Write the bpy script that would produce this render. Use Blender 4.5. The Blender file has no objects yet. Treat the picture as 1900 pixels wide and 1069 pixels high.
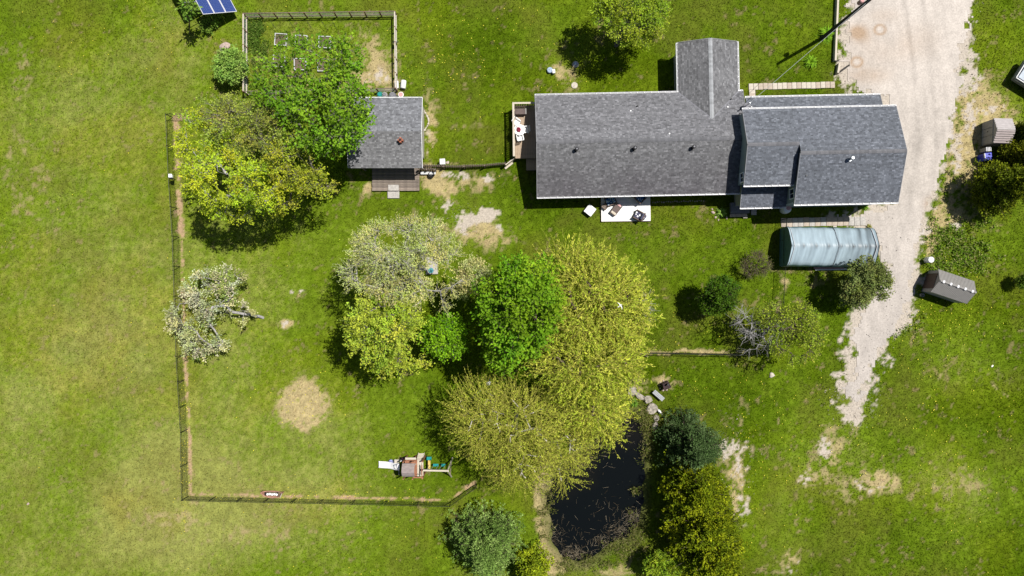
import bpy, math, random
import numpy as np
from mathutils import Vector, Matrix
rng = np.random.default_rng(7)
random.seed(7)
sc = bpy.context.scene
COL = sc.collection

# ------------------------------------------------------------------ camera, sky, sun, exposure
CAM_H = 60.0
cam_d = bpy.data.cameras.new('camera'); cam = bpy.data.objects.new('camera', cam_d); COL.objects.link(cam)
cam_d.sensor_width = 36; cam_d.lens = 24; cam_d.clip_start = 0.5; cam_d.clip_end = 2000
cam.location = (0, 0, CAM_H); cam.rotation_euler = (0, 0, 0)
sc.camera = cam
SUN_EL, SUN_AZ = math.radians(65), math.radians(60)          # azimuth clockwise from +Y
w = bpy.data.worlds.new('World'); sc.world = w; w.use_nodes = True
nt = w.node_tree
sky = nt.nodes.new('ShaderNodeTexSky'); sky.sky_type = 'NISHITA'; sky.sun_disc = False
sky.sun_elevation = SUN_EL; sky.sun_rotation = SUN_AZ
bg = nt.nodes['Background']; bg.inputs['Strength'].default_value = 0.05
nt.links.new(sky.outputs['Color'], bg.inputs['Color'])
sun_d = bpy.data.lights.new('sun', 'SUN'); sun = bpy.data.objects.new('sun', sun_d); COL.objects.link(sun)
sun_d.energy = 4.7; sun_d.angle = math.radians(0.5); sun_d.color = (1.0, 0.965, 0.915)
to_sun = Vector((math.sin(SUN_AZ)*math.cos(SUN_EL), math.cos(SUN_AZ)*math.cos(SUN_EL), math.sin(SUN_EL)))
sun.rotation_euler = (-to_sun).to_track_quat('-Z', 'Y').to_euler(); sun.location = to_sun*120
sc.view_settings.view_transform = 'Standard'; sc.view_settings.look = 'None'
sc.view_settings.gamma = 1; sc.view_settings.use_curve_mapping = False
sc.view_settings.exposure = 0.40

# ------------------------------------------------------------------ helpers
S = 24/36*1900/CAM_H                    # survey scale: map units per metre on the ground
def P(px, py, h=0.0):                   # survey map unit -> metres, for a point h above the ground
    k = (CAM_H-h)/CAM_H/S
    return Vector(((px-950)*k, (534.5-py)*k, h))

def nodes_of(m):
    m.use_nodes = True
    return m.node_tree.nodes, m.node_tree.links, m.node_tree.nodes['Principled BSDF']
def mat(name, rgb, rough=0.75, var=0.18, scale=6.0, bump=0.0, metal=0.0, stretch=(1,1,1), spec=0.3, attr=False, rgb2=None, detail=4, trans=0.0):
    if 'white' not in name: rgb = tuple(c*.78 for c in rgb); rgb2 = rgb2 and tuple(c*.78 for c in rgb2)
    m = bpy.data.materials.new(name); N, L, b = nodes_of(m)
    b.inputs['Roughness'].default_value = rough; b.inputs['Metallic'].default_value = metal
    b.inputs['Specular IOR Level'].default_value = spec
    tc = N.new('ShaderNodeTexCoord'); mp = N.new('ShaderNodeMapping'); mp.inputs['Scale'].default_value = stretch
    L.new(tc.outputs['Object'], mp.inputs['Vector'])
    nz = N.new('ShaderNodeTexNoise'); nz.inputs['Scale'].default_value = scale; nz.inputs['Detail'].default_value = detail
    L.new(mp.outputs['Vector'], nz.inputs['Vector'])
    rp = N.new('ShaderNodeValToRGB'); rp.color_ramp.elements[0].position = 0.3; rp.color_ramp.elements[1].position = 0.7
    L.new(nz.outputs['Fac'], rp.inputs['Fac'])
    if attr:
        a = N.new('ShaderNodeAttribute'); a.attribute_name = 'Col'
        lo, hi = 1-var, 1+var
        rp.color_ramp.elements[0].color = (lo, lo, lo, 1); rp.color_ramp.elements[1].color = (hi, hi, hi, 1)
        mx = N.new('ShaderNodeMix'); mx.data_type = 'RGBA'; mx.blend_type = 'MULTIPLY'; mx.inputs['Factor'].default_value = 1
        L.new(a.outputs['Color'], mx.inputs['A']); L.new(rp.outputs['Color'], mx.inputs['B'])
        out = mx.outputs['Result']
    else:
        c2 = rgb2 or rgb
        rp.color_ramp.elements[0].color = tuple(max(0, c*(1-var)) for c in rgb)+(1,)
        rp.color_ramp.elements[1].color = tuple(min(1, c*(1+var)) for c in c2)+(1,)
        out = rp.outputs['Color']
    L.new(out, b.inputs['Base Color'])
    if bump:
        bp = N.new('ShaderNodeBump'); bp.inputs['Strength'].default_value = bump; bp.inputs['Distance'].default_value = 0.03
        L.new(nz.outputs['Fac'], bp.inputs['Height']); L.new(bp.outputs['Normal'], b.inputs['Normal'])
    if trans:
        t = N.new('ShaderNodeBsdfTranslucent'); L.new(out, t.inputs['Color'])
        ms = N.new('ShaderNodeMixShader'); ms.inputs['Fac'].default_value = trans
        o = N['Material Output']
        L.new(b.outputs['BSDF'], ms.inputs[1]); L.new(t.outputs['BSDF'], ms.inputs[2]); L.new(ms.outputs['Shader'], o.inputs['Surface'])
    return m

def link(name, me, parent=None, m=None):
    o = bpy.data.objects.new(name, me); COL.objects.link(o)
    if m is not None and me is not None: me.materials.append(m)
    if parent is not None: o.parent = parent
    return o
def tag(o, label, cat, group=None):
    o['label'] = label; o['category'] = cat
    if group: o['group'] = group
    return o
def struct(o, kind='structure'):
    o['kind'] = kind; return o
def thing(name, label, cat, loc=(0,0,0), rz=0.0, group=None):
    o = bpy.data.objects.new(name, None); COL.objects.link(o); o.empty_display_size = 0.3
    o.location = loc; o.rotation_euler = (0, 0, rz)
    return tag(o, label, cat, group)
def copy_part(o, parent, loc=None, rz=None):
    c = o.copy(); COL.objects.link(c); c.parent = parent
    if loc is not None: c.location = loc
    if rz is not None: c.rotation_euler = (0, 0, rz)
    return c
def copy_tree(o, parent=None):
    c = o.copy(); COL.objects.link(c)
    if parent is not None: c.parent = parent
    for ch in [k for k in o.children]: copy_tree(ch, c)
    return c

def mesh_np(name, V, loops, sizes, m=None, parent=None, col=None, smooth=False):
    me = bpy.data.meshes.new(name); V = np.asarray(V, np.float32); loops = np.asarray(loops, np.int32); sizes = np.asarray(sizes, np.int32)
    me.vertices.add(len(V)); me.vertices.foreach_set('co', V.ravel())
    me.loops.add(len(loops)); me.loops.foreach_set('vertex_index', loops)
    me.polygons.add(len(sizes)); me.polygons.foreach_set('loop_start', np.concatenate([[0], np.cumsum(sizes)[:-1]]).astype(np.int32))
    me.polygons.foreach_set('loop_total', sizes)
    if smooth: me.polygons.foreach_set('use_smooth', np.ones(len(sizes), bool))
    me.update(calc_edges=True)
    if col is not None:
        a = me.color_attributes.new('Col', 'FLOAT_COLOR', 'POINT')
        c4 = np.ones((len(V), 4), np.float32); c4[:, :3] = col
        a.data.foreach_set('color', c4.ravel())
    return link(name, me, parent, m)

class MB:
    def __init__(s): s.v, s.f, s.c, s.cur = [], [], [], None
    def add(s, vs, fs):
        n = len(s.v); s.v += [tuple(p) for p in vs]; s.f += [tuple(i+n for i in f) for f in fs]
        s.c += [s.cur or (1, 1, 1)]*len(vs); return s
    def box(s, c, d, rz=0.0, rx=0.0, ry=0.0):
        M = Matrix.Translation(c) @ Matrix.Rotation(rz, 4, 'Z') @ Matrix.Rotation(ry, 4, 'Y') @ Matrix.Rotation(rx, 4, 'X')
        x, y, z = d[0]/2, d[1]/2, d[2]/2
        vs = [M @ Vector((a*x, b*y, e*z)) for a in (-1, 1) for b in (-1, 1) for e in (-1, 1)]
        return s.add(vs, [(0,1,3,2), (4,6,7,5), (0,4,5,1), (2,3,7,6), (0,2,6,4), (1,5,7,3)])
    def bar(s, p, q, wd, ht):                       # rectangular bar from p to q
        p, q = Vector(p), Vector(q); d = (q-p).normalized()
        up = Vector((0, 0, 1)) if abs(d.z) < 0.95 else Vector((1, 0, 0))
        a = d.cross(up).normalized()*wd/2; b = a.cross(d).normalized()*ht/2
        vs = [e+i*a+j*b for e in (p, q) for i in (-1, 1) for j in (-1, 1)]
        return s.add(vs, [(0,1,3,2), (4,6,7,5), (0,4,5,1), (2,3,7,6), (0,2,6,4), (1,5,7,3)])
    def tube(s, pts, r, n=8, cap=True):
        pts = [Vector(p) for p in pts]; rs = r if isinstance(r, (list, tuple)) else [r]*len(pts); rings = []
        for i, p in enumerate(pts):
            d = (pts[min(i+1, len(pts)-1)]-pts[max(i-1, 0)]).normalized()
            up = Vector((0, 0, 1)) if abs(d.z) < 0.9 else Vector((1, 0, 0))
            a = d.cross(up).normalized(); b = a.cross(d).normalized()
            rings.append([p+rs[i]*(math.cos(t)*a+math.sin(t)*b) for t in [2*math.pi*k/n for k in range(n)]])
        fs = [(i*n+k, i*n+(k+1) % n, (i+1)*n+(k+1) % n, (i+1)*n+k) for i in range(len(pts)-1) for k in range(n)]
        if cap: fs += [tuple(range(n))[::-1], tuple((len(pts)-1)*n+k for k in range(n))]
        return s.add([v for rg in rings for v in rg], fs)
    def lathe(s, c, prof, n=20, sx=1.0, sy=1.0):       # prof: (radius, z) bottom to top
        c = Vector(c)
        vs = [c+Vector((r*sx*math.cos(2*math.pi*k/n), r*sy*math.sin(2*math.pi*k/n), z)) for r, z in prof for k in range(n)]
        fs = [(i*n+k, i*n+(k+1) % n, (i+1)*n+(k+1) % n, (i+1)*n+k) for i in range(len(prof)-1) for k in range(n)]
        fs += [tuple(range(n))[::-1], tuple((len(prof)-1)*n+k for k in range(n))]
        return s.add(vs, fs)
    def prism(s, poly, z0, z1):                        # poly: 2D CCW
        n = len(poly)
        vs = [(x, y, z0) for x, y in poly]+[(x, y, z1) for x, y in poly]
        return s.add(vs, [tuple(range(n))[::-1], tuple(range(n, 2*n))]+[(i, (i+1) % n, n+(i+1) % n, n+i) for i in range(n)])
    def slab(s, pts, t):                               # planar polygon thickened downward
        n = len(pts); pts = [Vector(p) for p in pts]
        vs = pts+[p-Vector((0, 0, t)) for p in pts]
        return s.add(vs, [tuple(range(n)), tuple(range(n, 2*n))[::-1]]+[(i, n+i, n+(i+1) % n, (i+1) % n) for i in range(n)])
    def mesh(s, name):
        me = bpy.data.meshes.new(name); me.from_pydata(s.v, [], s.f); me.update()
        return me
    def build(s, name, m, parent=None, loc=None, rz=None, smooth=False, bevel=0.0, col=False):
        me = s.mesh(name)
        if col:
            a = me.color_attributes.new('Col', 'FLOAT_COLOR', 'POINT')
            a.data.foreach_set('color', np.array([c+(1,) for c in s.c], np.float32).ravel())
        if smooth:
            me.polygons.foreach_set('use_smooth', np.ones(len(me.polygons), bool))
        o = link(name, me, parent, m)
        if loc is not None: o.location = loc
        if rz is not None: o.rotation_euler = (0, 0, rz)
        if bevel:
            b = o.modifiers.new('bevel', 'BEVEL'); b.width = bevel; b.segments = 2; b.limit_method = 'ANGLE'
        return o

# value noise in numpy
_lat = np.random.default_rng(3).random((256, 256)).astype(np.float32)
def vnoise(x, y, s, seed=0):
    x = x/s+seed*17.31+1000; y = y/s+seed*9.77+1000
    xi, yi = np.floor(x).astype(int), np.floor(y).astype(int); fx, fy = x-xi, y-yi
    fx = fx*fx*(3-2*fx); fy = fy*fy*(3-2*fy)
    g = lambda a, b: _lat[a % 256, b % 256]
    return (g(xi, yi)*(1-fx)+g(xi+1, yi)*fx)*(1-fy)+(g(xi, yi+1)*(1-fx)+g(xi+1, yi+1)*fx)*fy
def fbm(x, y, s, o=4, seed=0):
    t, a, n = 0, 0.5, 0
    for i in range(o):
        t = t+a*vnoise(x, y, s/2**i, seed+i*3); n += a; a *= 0.55
    return t/n
def sdist(x, y, poly):                  # signed distance to polygon (metres), negative inside
    x = np.asarray(x); y = np.asarray(y); d = np.full(x.shape, 1e9); ins = np.zeros(x.shape, bool); n = len(poly)
    for i in range(n):
        ax, ay = poly[i]; bx, by = poly[(i+1) % n]; ex, ey = bx-ax, by-ay
        t = np.clip(((x-ax)*ex+(y-ay)*ey)/(ex*ex+ey*ey+1e-12), 0, 1)
        d = np.minimum(d, np.hypot(x-ax-t*ex, y-ay-t*ey))
        c = ((ay > y) != (by > y)) & (x < (bx-ax)*(y-ay)/((by-ay) if by != ay else 1e-12)+ax); ins ^= c
    return np.where(ins, -d, d)
def segdist(x, y, pts):
    d = np.full(np.shape(x), 1e9)
    for (ax, ay), (bx, by) in zip(pts[:-1], pts[1:]):
        ex, ey = bx-ax, by-ay; t = np.clip(((x-ax)*ex+(y-ay)*ey)/(ex*ex+ey*ey+1e-12), 0, 1)
        d = np.minimum(d, np.hypot(x-ax-t*ex, y-ay-t*ey))
    return d
def G(*pts): return [tuple(P(a, b)[:2]) for a, b in pts]
def sm(x, a, b):
    t = np.clip((x-a)/(b-a), 0, 1); return t*t*(3-2*t)
# ------------------------------------------------------------------ ground, driveway, pond
DRIVE = G((1590,-260),(1574,-60),(1572,0),(1568,60),(1565,105),(1561,138),(1588,168),(1640,184),(1655,300),(1662,378),(1640,384),(1600,388),(1545,405),(1540,420),(1612,424),(1632,470),(1642,500),(1634,530),(1606,560),(1588,585),(1578,612),(1576,640),(1586,662),(1576,700),(1552,728),(1560,748),(1585,765),(1604,755),(1612,728),(1622,690),(1638,655),(1655,622),(1682,590),(1694,560),(1700,505),(1710,450),(1722,398),(1742,345),(1766,265),(1776,205),(1782,165),(1800,158),(1798,142),(1784,140),(1792,85),(1806,30),(1812,0),(1816,-60),(1830,-260))
POND = G((1165,768),(1185,762),(1200,785),(1204,830),(1200,880),(1197,935),(1190,975),(1170,1000),(1130,1015),(1105,1040),(1075,1052),(1045,1040),(1022,1010),(1014,960),(1012,915),(1030,880),(1060,850),(1095,825),(1125,800),(1150,778))
GARDEN = G((460,34),(736,31),(737,172),(460,175))
FENCE_YARD = [(640,222),(320,218),(325,333),(332,440),(339,659),(347,797),(349,921),(600,926.5),(836,932),(884,898)]
C_LUSH = np.array((0.054, 0.092, 0.003)); C_MID = np.array((0.106, 0.160, 0.009)); C_LIGHT = np.array((0.208, 0.222, 0.054))
C_STRAW = np.array((0.34, 0.275, 0.135)); C_DIRT = np.array((0.40, 0.35, 0.29)); C_MULCH = np.array((0.35, 0.22, 0.145))
# (map x, map y, radius x, radius y, amount) -- how light / dry the turf is; lower-left blobs put lens haze into its colour
LIGHT_HAZE_B = [(330,560,420,900,.27),(120,300,260,600,.28),(100,850,300,300,.32),(320,950,150,120,.62),(560,1010,380,110,.30),(500,850,220,110,.32),(700,930,200,40,.2),(640,740,200,120,.12),(450,560,150,300,.12),  # strong lower-left blob stands for lens haze, put in as paler turf
           (1080,470,200,60,.14),(880,240,90,60,.2),(860,420,130,50,.30),(860,360,110,30,.2),(1060,150,50,60,.22),(1660,960,190,160,.28),(1560,820,120,90,.25),(1780,880,110,70,.3),(1850,210,70,70,.42),(1860,470,60,60,.18),
           (1430,980,60,120,.2),(1480,900,40,200,.16),(1790,690,100,60,.16),(620,100,200,90,.3),(1040,20,120,60,.12),(300,120,160,90,.1),(1850,60,60,60,.12),(1480,520,50,50,.16),(1140,1055,90,20,.25),(1100,650,60,30,.1)]
DRY_HAZE_B = [(40,110,60,60,.20),(20,230,50,140,.26),(60,330,80,100,.22),(50,420,80,60,.2),(230,760,160,60,.12),(310,930,70,50,.24),(330,985,80,50,.2),(440,985,120,40,.24),(560,1005,160,45,.14),  # lower-left blob adds painted lens haze to the dry patches
         (565,750,43,41,1.6),(535,600,12,10,.8),(545,541,22,11,.62),(527,600,12,9,.9),(640,560,26,14,.1),(880,420,70,35,.55),(930,440,70,30,.4),(850,335,90,22,.42),(822,360,20,30,.6),(870,225,60,20,.32),(800,180,18,60,.35),(795,260,10,60,.7),
         (695,85,40,34,.42),(705,145,34,34,.55),(620,160,100,22,.4),(600,110,150,80,.26),(480,160,40,50,.2),(1055,140,30,70,.33),(1026,133,20,16,.6),(1365,850,36,90,.55),(1375,930,20,60,.5),(1540,835,34,50,.45),(1500,885,22,32,.62),(1600,885,60,34,.32),(1590,920,60,24,.3),(1560,790,36,36,.26),(1680,900,80,40,.22),
         (1640,890,30,20,.4),(1790,900,70,45,.42),(1850,215,50,45,.75),(1800,250,34,110,.5),(1762,340,20,80,.5),(1735,430,14,60,.4),(1810,180,34,50,.55),(1790,260,32,90,.8),(1740,400,20,60,.55),(1735,470,18,60,.5),(1790,410,60,28,.42),(1690,620,30,40,.3),(1465,1045,60,30,.45),(1820,700,60,30,.25),
         (1010,930,16,120,.9),(1025,1040,50,18,.7),(1130,1058,80,14,.5),(1530,470,40,16,0.),(1490,515,40,16,.4),(1390,760,20,20,.1),(1180,720,22,16,.6),(1232,715,18,14,1.0),(1355,648,60,6,.5),(1452,340,12,8,0),(800,345,16,16,.9),(675,345,16,16,.8),
         (1270,655,100,5,1.0),(1452,545,7,60,.6),(1345,407,26,5,.5),(808,335,14,18,.9)]
DIRT_B = [(858,410,16,20,.8),(880,400,40,18,.42),(900,396,26,12,.5),(922,388,14,6,.5),(925,420,9,8,1.0),(850,330,26,5,.75),(905,328,8,5,.9),(822,384,9,9,.75),(790,262,5,40,.45),(1545,745,50,28,.0),(1581,744,34,28,.78),(1590,715,20,24,.5),(1566,700,20,20,.4),(1563,715,14,10,.8),(1550,690,12,8,.8),(1580,770,16,16,.8),(1352,825,20,26,.5),(1378,870,18,56,.40),(1385,950,10,26,.6),(1500,885,13,20,.55),(1535,830,14,22,.5),(1610,905,26,10,.36),
          (535,541,8,5,.95),(555,535,6,5,.9),(527,600,8,6,.8),(1800,150,20,20,.75),(1790,205,22,50,.6),(1775,310,18,40,.45),(1840,205,30,14,.35),(1625,655,22,30,.5),(1474,1060,20,14,.55),(1765,425,18,10,.7),(705,150,22,16,.3)]
def blobs(X, Y, B):
    t = 0
    for px, py, rx, ry, a in B: t = t+a*np.exp(-0.5*(((X-px)/rx*1.25)**2+((Y-py)/ry*1.25)**2)**1.3)
    return t
mulch_lines = [(G((330,219),(420,219)), 0.30, .9), (G((326,222),(330,333),(337,440)), .36, .85), (G((337,440),(343,659),(351,797),(353,917),(600,922.5),(834,928),(880,896)), .15, .62)]
WORN = [(G((1750,695),(1716,748)), .14, .5), (G((1842,718),(1872,738)), .14, .5), (G((1442,742),(1444,786)), .12, .45), (G((842,945),(856,968)), .16, .4), (G((1640,700),(1580,800),(1490,960),(1462,1080)), .7, .16), (G((1545,640),(1470,790)), .5, .10),
        (G((1010,870),(1004,940),(1014,1010),(1045,1050)), .55, .5), (G((790,330),(860,345),(940,330)), .8, .22), (G((735,370),(740,420)), .6, .2), (G((700,905),(715,880)), .4, .15), (G((1150,150),(1150,10)), .5, .08)]
def turf(x, y):
    """albedo of the turf and its bareness at metres x, y"""
    X, Y = 950+x*S, 534.5-y*S
    wx = x+1.4*(fbm(x, y, 3.0, 3, 41)-.5); wy = y+1.4*(fbm(x, y, 3.0, 3, 42)-.5); WX, WY = 950+wx*S, 534.5-wy*S
    n1 = fbm(x, y, 7.0, 4, 1); n2 = fbm(x, y, 1.5, 4, 2); n3 = fbm(x, y, 0.5, 2, 5); n4 = fbm(x, y, 18, 2, 9); n5 = vnoise(x, y, .17, 60); n6 = vnoise(x, y, .33, 61)
    spk = np.clip(((.42*n3+.33*n5+.25*n6)-.5)*1.9+.5+(n2-.5)*.9, 0, 1)          # tuft-scale mottling, about even from 0 to 1
    lt = 0.09+blobs(WX, WY, LIGHT_HAZE_B)+(n1-.5)*0.66+(n2-.5)*0.27+(n3-.5)*.30+(n5-.5)*.42+(n4-.5)*.3
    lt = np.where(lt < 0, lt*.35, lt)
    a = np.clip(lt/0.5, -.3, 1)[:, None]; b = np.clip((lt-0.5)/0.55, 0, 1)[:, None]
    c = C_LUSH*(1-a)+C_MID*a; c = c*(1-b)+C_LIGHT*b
    yel = np.clip((fbm(x, y, 4.5, 3, 21)-.48)*2.0, 0, .45)[:, None]              # yellower clover drifts
    c = c*(1-yel)+c*np.array((1.22, 1.04, .75))*yel
    c = c*(.78+.44*n6)[:, None]
    ol = (np.clip((fbm(x, y, 3.0, 4, 88)-.46)*2.2, 0, .55)*(1-.75*sm(sdist(x, y, G((322,218),(640,222),(950,500),(900,900),(836,932),(349,921))), .5, -2)))[:, None]; c = c*(1-ol)+(c*.45+np.array((.115,.104,.022))*.6)*ol     # olive thatch showing through
    D = blobs(WX, WY, DRY_HAZE_B)+.01
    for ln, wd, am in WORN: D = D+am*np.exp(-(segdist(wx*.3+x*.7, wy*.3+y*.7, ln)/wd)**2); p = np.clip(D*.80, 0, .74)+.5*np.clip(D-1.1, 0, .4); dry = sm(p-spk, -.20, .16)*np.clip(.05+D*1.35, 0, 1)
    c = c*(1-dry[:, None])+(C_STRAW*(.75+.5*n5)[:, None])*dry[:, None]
    m = np.zeros_like(dry)
    for ln, wd, am in mulch_lines:
        d = segdist(x, y, ln)/wd; m = np.maximum(m, sm(am*np.exp(-d**2)*(.45+1.5*fbm(x, y, 1.8, 2, 97))-spk, -.15, .25))
    m = np.clip(m, 0, 1); c = c*(1-m[:, None])+(C_MULCH*.6+C_STRAW*.4)*m[:, None]
    D2 = blobs(WX, WY, DIRT_B); dirt = sm(np.clip(D2*.95, 0, 1.05)-spk, -.12, .10)*np.clip(D2*4, 0, 1)
    dd = sdist(x, y, DRIVE); edge = sm(dd+(n2-.5)*2.4+(spk-.5)*1.5, 0.40, -0.15); dirt = np.maximum(dirt, edge)
    c = c*(1-dirt[:, None])+C_DIRT*dirt[:, None]
    dp = sdist(x, y, POND); bank = np.exp(-(np.maximum(dp, 0)/.55)**2)*.75
    c = c*(1-bank[:, None])+np.array((.10, .10, .035))*bank[:, None]
    return c, np.clip(np.maximum(np.maximum(dry*.7, dirt), m*.7), 0, 1), dd, dp
def pond_depth(dp, n): return sm(-(dp+(n-.5)*.7), -0.15, 1.2)*1.1

def axis(a, b, st, far):
    f = np.arange(a, b+st/2, st); o = np.array([1, 3, 7, 15, 30, 60, 120, far])
    return np.concatenate([(a-o)[::-1], f, b+o])
gx, gy = axis(-54, 54, 0.16, 300), axis(-34, 34, 0.16, 300)
GX, GY = np.meshgrid(gx, gy); gxf, gyf = GX.ravel(), GY.ravel()
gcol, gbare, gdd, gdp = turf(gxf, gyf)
far = sm(np.maximum(np.abs(gxf)-53, np.abs(gyf)-33), -5, 1)[:, None]; gcol = gcol*(1-far)+(C_MID*.8+C_LIGHT*.2)*(.72+.2*fbm(gxf, gyf, 40, 2, 90))[:, None]*far
gn = fbm(gxf, gyf, 1.2, 3, 14)
gz = (fbm(gxf, gyf, 9, 3, 31)-.5)*0.03 - pond_depth(gdp, gn) - 0.05
inner = (np.abs(gxf) < 54.1) & (np.abs(gyf) < 34.1)
gz = np.where(inner, gz, -0.05)
ny, nx = GX.shape
ii = np.arange((ny-1)*(nx-1)); r_, c_ = ii//(nx-1), ii % (nx-1); v0 = r_*nx+c_
quads = np.stack([v0, v0+1, v0+nx+1, v0+nx], 1)
m_ground = mat('turf_soil', (1,1,1), rough=.95, var=.22, scale=9, bump=.5, attr=True, spec=0, detail=8)
ground = struct(mesh_np('ground', np.stack([gxf, gyf, gz], 1), quads.ravel(), np.full(len(quads), 4), m_ground, col=gcol, smooth=True))
# driveway: a gravel sheet just above the ground, with a ragged edge
dn = fbm(gxf, gyf, 1.0, 4, 50); dn2 = fbm(gxf, gyf, 5, 4, 51); dX, dY = 950+gxf*S, 534.5-gyf*S
dmask = (gdd+(dn-.5)*.9+(1-sm(dY, 420, 640))*.12+(vnoise(gxf, gyf, .2, 60)-.5)*.7+(vnoise(gxf, gyf, .45, 62)-.5)*.9+sm(dY, 600, 760)*(.15+1.2*(vnoise(gxf, gyf, .6, 63)-.35)) < 0) & (np.abs(gyf) < 33.9)
fm = dmask[quads].all(1); dq = quads[fm]; used, inv = np.unique(dq.ravel(), return_inverse=True)
strk = fbm(gxf*3.2+gyf*.5, gyf*.42, 1.3, 4, 66)
dc = np.array((.465, .418, .37))*(0.80+.26*dn2+.2*(dn-.5)+.24*(strk-.42)+.16*(vnoise(gxf, gyf, .2, 67)-.5))[:, None]
brown = blobs(dX, dY, [(1595,62,22,16,.7),(1610,140,36,14,.4),(1590,60,14,10,.4),(1620,100,60,30,.16),(1700,75,40,30,.22),(1730,380,14,14,.7),(1640,30,30,14,.2)])*(.5+dn)
for cx, cy, rr in ((1633,55,8.5),(1590,115,8.5)):
    rd = np.hypot((dX-cx)/1.15, dY-cy)
    brown = brown+.75*np.exp(-((rd-rr)/2.6)**2); dc = dc*(1+.12*np.exp(-(rd/5)**2))[:, None]
tr = [(1690,-40),(1712,120),(1722,270),(1702,400),(1672,500),(1640,600),(1602,700)]
for off in (-17, 17):
    td = segdist(gxf, gyf, G(*[(a+off, b) for a, b in tr])); dc = dc*(1-.11*np.exp(-(td/.22)**2)*(.4+dn2))[:, None]
trk = np.exp(-((dX-(1742-.16*dY))/14)**2)*(dY < 430); dc = dc*(1-.07*trk)[:, None]
grey = sm(dY, 330, 480)*.32; dc = dc*(1-grey[:, None])+np.array((.39, .355, .325))*(.78+.3*dn2+.26*(strk-.42))[:, None]*grey[:, None]
b_ = np.clip(brown, 0, .85)[:, None]; dc = dc*(1-b_)+np.array((.32, .22, .14))*b_
m_drive = mat('gravel', (1,1,1), rough=.95, var=.13, scale=7, bump=.7, attr=True, spec=0, detail=10)
drive = struct(mesh_np('driveway', np.stack([gxf[used], gyf[used], gz[used]+.03], 1), inv, np.full(len(dq), 4), m_drive, col=dc[used], smooth=True))
# pond water
m_water = bpy.data.materials.new('pond_water'); N_, L_, b0 = nodes_of(m_water)
b0.inputs['Base Color'].default_value = (.010, .011, .009, 1); b0.inputs['Roughness'].default_value = .06; b0.inputs['IOR'].default_value = 1.33
nz = N_.new('ShaderNodeTexNoise'); nz.inputs['Scale'].default_value = 3.5; bp = N_.new('ShaderNodeBump'); bp.inputs['Strength'].default_value = .08
L_.new(nz.outputs['Fac'], bp.inputs['Height']); L_.new(bp.outputs['Normal'], b0.inputs['Normal'])
nz2 = N_.new('ShaderNodeTexNoise'); nz2.inputs['Scale'].default_value = .55; nz2.inputs['Detail'].default_value = 8
rp = N_.new('ShaderNodeValToRGB'); rp.color_ramp.elements[0].position = .45; rp.color_ramp.elements[1].position = .75
rp.color_ramp.elements[0].color = (.003, .004, .004, 1); rp.color_ramp.elements[1].color = (.020, .015, .008, 1)
L_.new(nz2.outputs['Fac'], rp.inputs['Fac']); L_.new(rp.outputs['Color'], b0.inputs['Base Color'])
wm = (gdp < 0.5) & inner; wf = wm[quads].all(1); wq = quads[wf]; used, inv = np.unique(wq.ravel(), return_inverse=True)
water = struct(mesh_np('pond', np.stack([gxf[used], gyf[used], np.full(len(used), -.27)], 1), inv, np.full(len(wq), 4), m_water, smooth=True))

# ------------------------------------------------------------------ grass blades (one uncountable mass)
def blades(n, x, y, c, hgt, wid, lean, z0=-.06):
    a = rng.random(n)*2*math.pi; d = np.stack([np.cos(a), np.sin(a)], 1)
    b = rng.random(n)*2*math.pi; s = np.stack([np.cos(b), np.sin(b)], 1)
    hh = hgt*(.6+.8*rng.random(n)); ww = wid*(.6+.8*rng.random(n)); ln = lean*(.3+rng.random(n))
    base = np.stack([x, y], 1)
    V = np.empty((n, 3, 3), np.float32)
    V[:, 0, :2] = base-s*ww[:, None]/2; V[:, 1, :2] = base+s*ww[:, None]/2; V[:, 2, :2] = base+d*ln[:, None]
    V[:, 0, 2] = z0; V[:, 1, 2] = z0; V[:, 2, 2] = z0+hh+.04
    return V.reshape(-1, 3), np.repeat(c, 3, 0)
m_grass = mat('grass_blade', (1,1,1), rough=.7, var=.1, scale=3, attr=True, spec=0, trans=.3)
n = 520000
x = rng.uniform(-53, 53, n); y = rng.uniform(-33, 33, n)
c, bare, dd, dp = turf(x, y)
keep = (rng.random(n) > bare*.93) & (dd+(fbm(x, y, 1.0, 4, 50)-.5) > 0.0) & (dp > .05)
x, y, c = x[keep], y[keep], c[keep]; n = len(x)
c = c*(0.50+.95*rng.random(n))[:, None]*np.stack([.9+.3*rng.random(n), np.ones(n), np.ones(n)], 1)
V, cc = blades(n, x, y, c, .05, .075, .11)
grass = struct(mesh_np('grass', V, np.arange(len(V)), np.full(n, 3), m_grass, col=cc), 'stuff')
# longer clumps: rough turf right of the drive, along the fences and drive edge
n = 36000
x = rng.uniform(-52, 52, n); y = rng.uniform(-32, 32, n); c, bare, dd, dp = turf(x, y); X, Y = 950+x*S, 534.5-y*S
dens = .05+.9*np.exp(-(dd/.8)**2)*(Y < 780)+.7*np.exp(-(segdist(x, y, G(*FENCE_YARD))/.3)**2)+.6*np.exp(-((dp-.4)/.5)**2)+.25*((X > 1640) & (Y > 150))
keep = (rng.random(n) < dens) & (dd > .05) & (dp > .1); x, y, c = x[keep], y[keep], c[keep]; n = len(x)
c = c*(.6+.6*rng.random(n))[:, None]
V, cc = blades(n, x, y, c, .13, .09, .12)
struct(mesh_np('rough_grass', V, np.arange(len(V)), np.full(n, 3), m_grass, col=cc), 'stuff')
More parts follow.
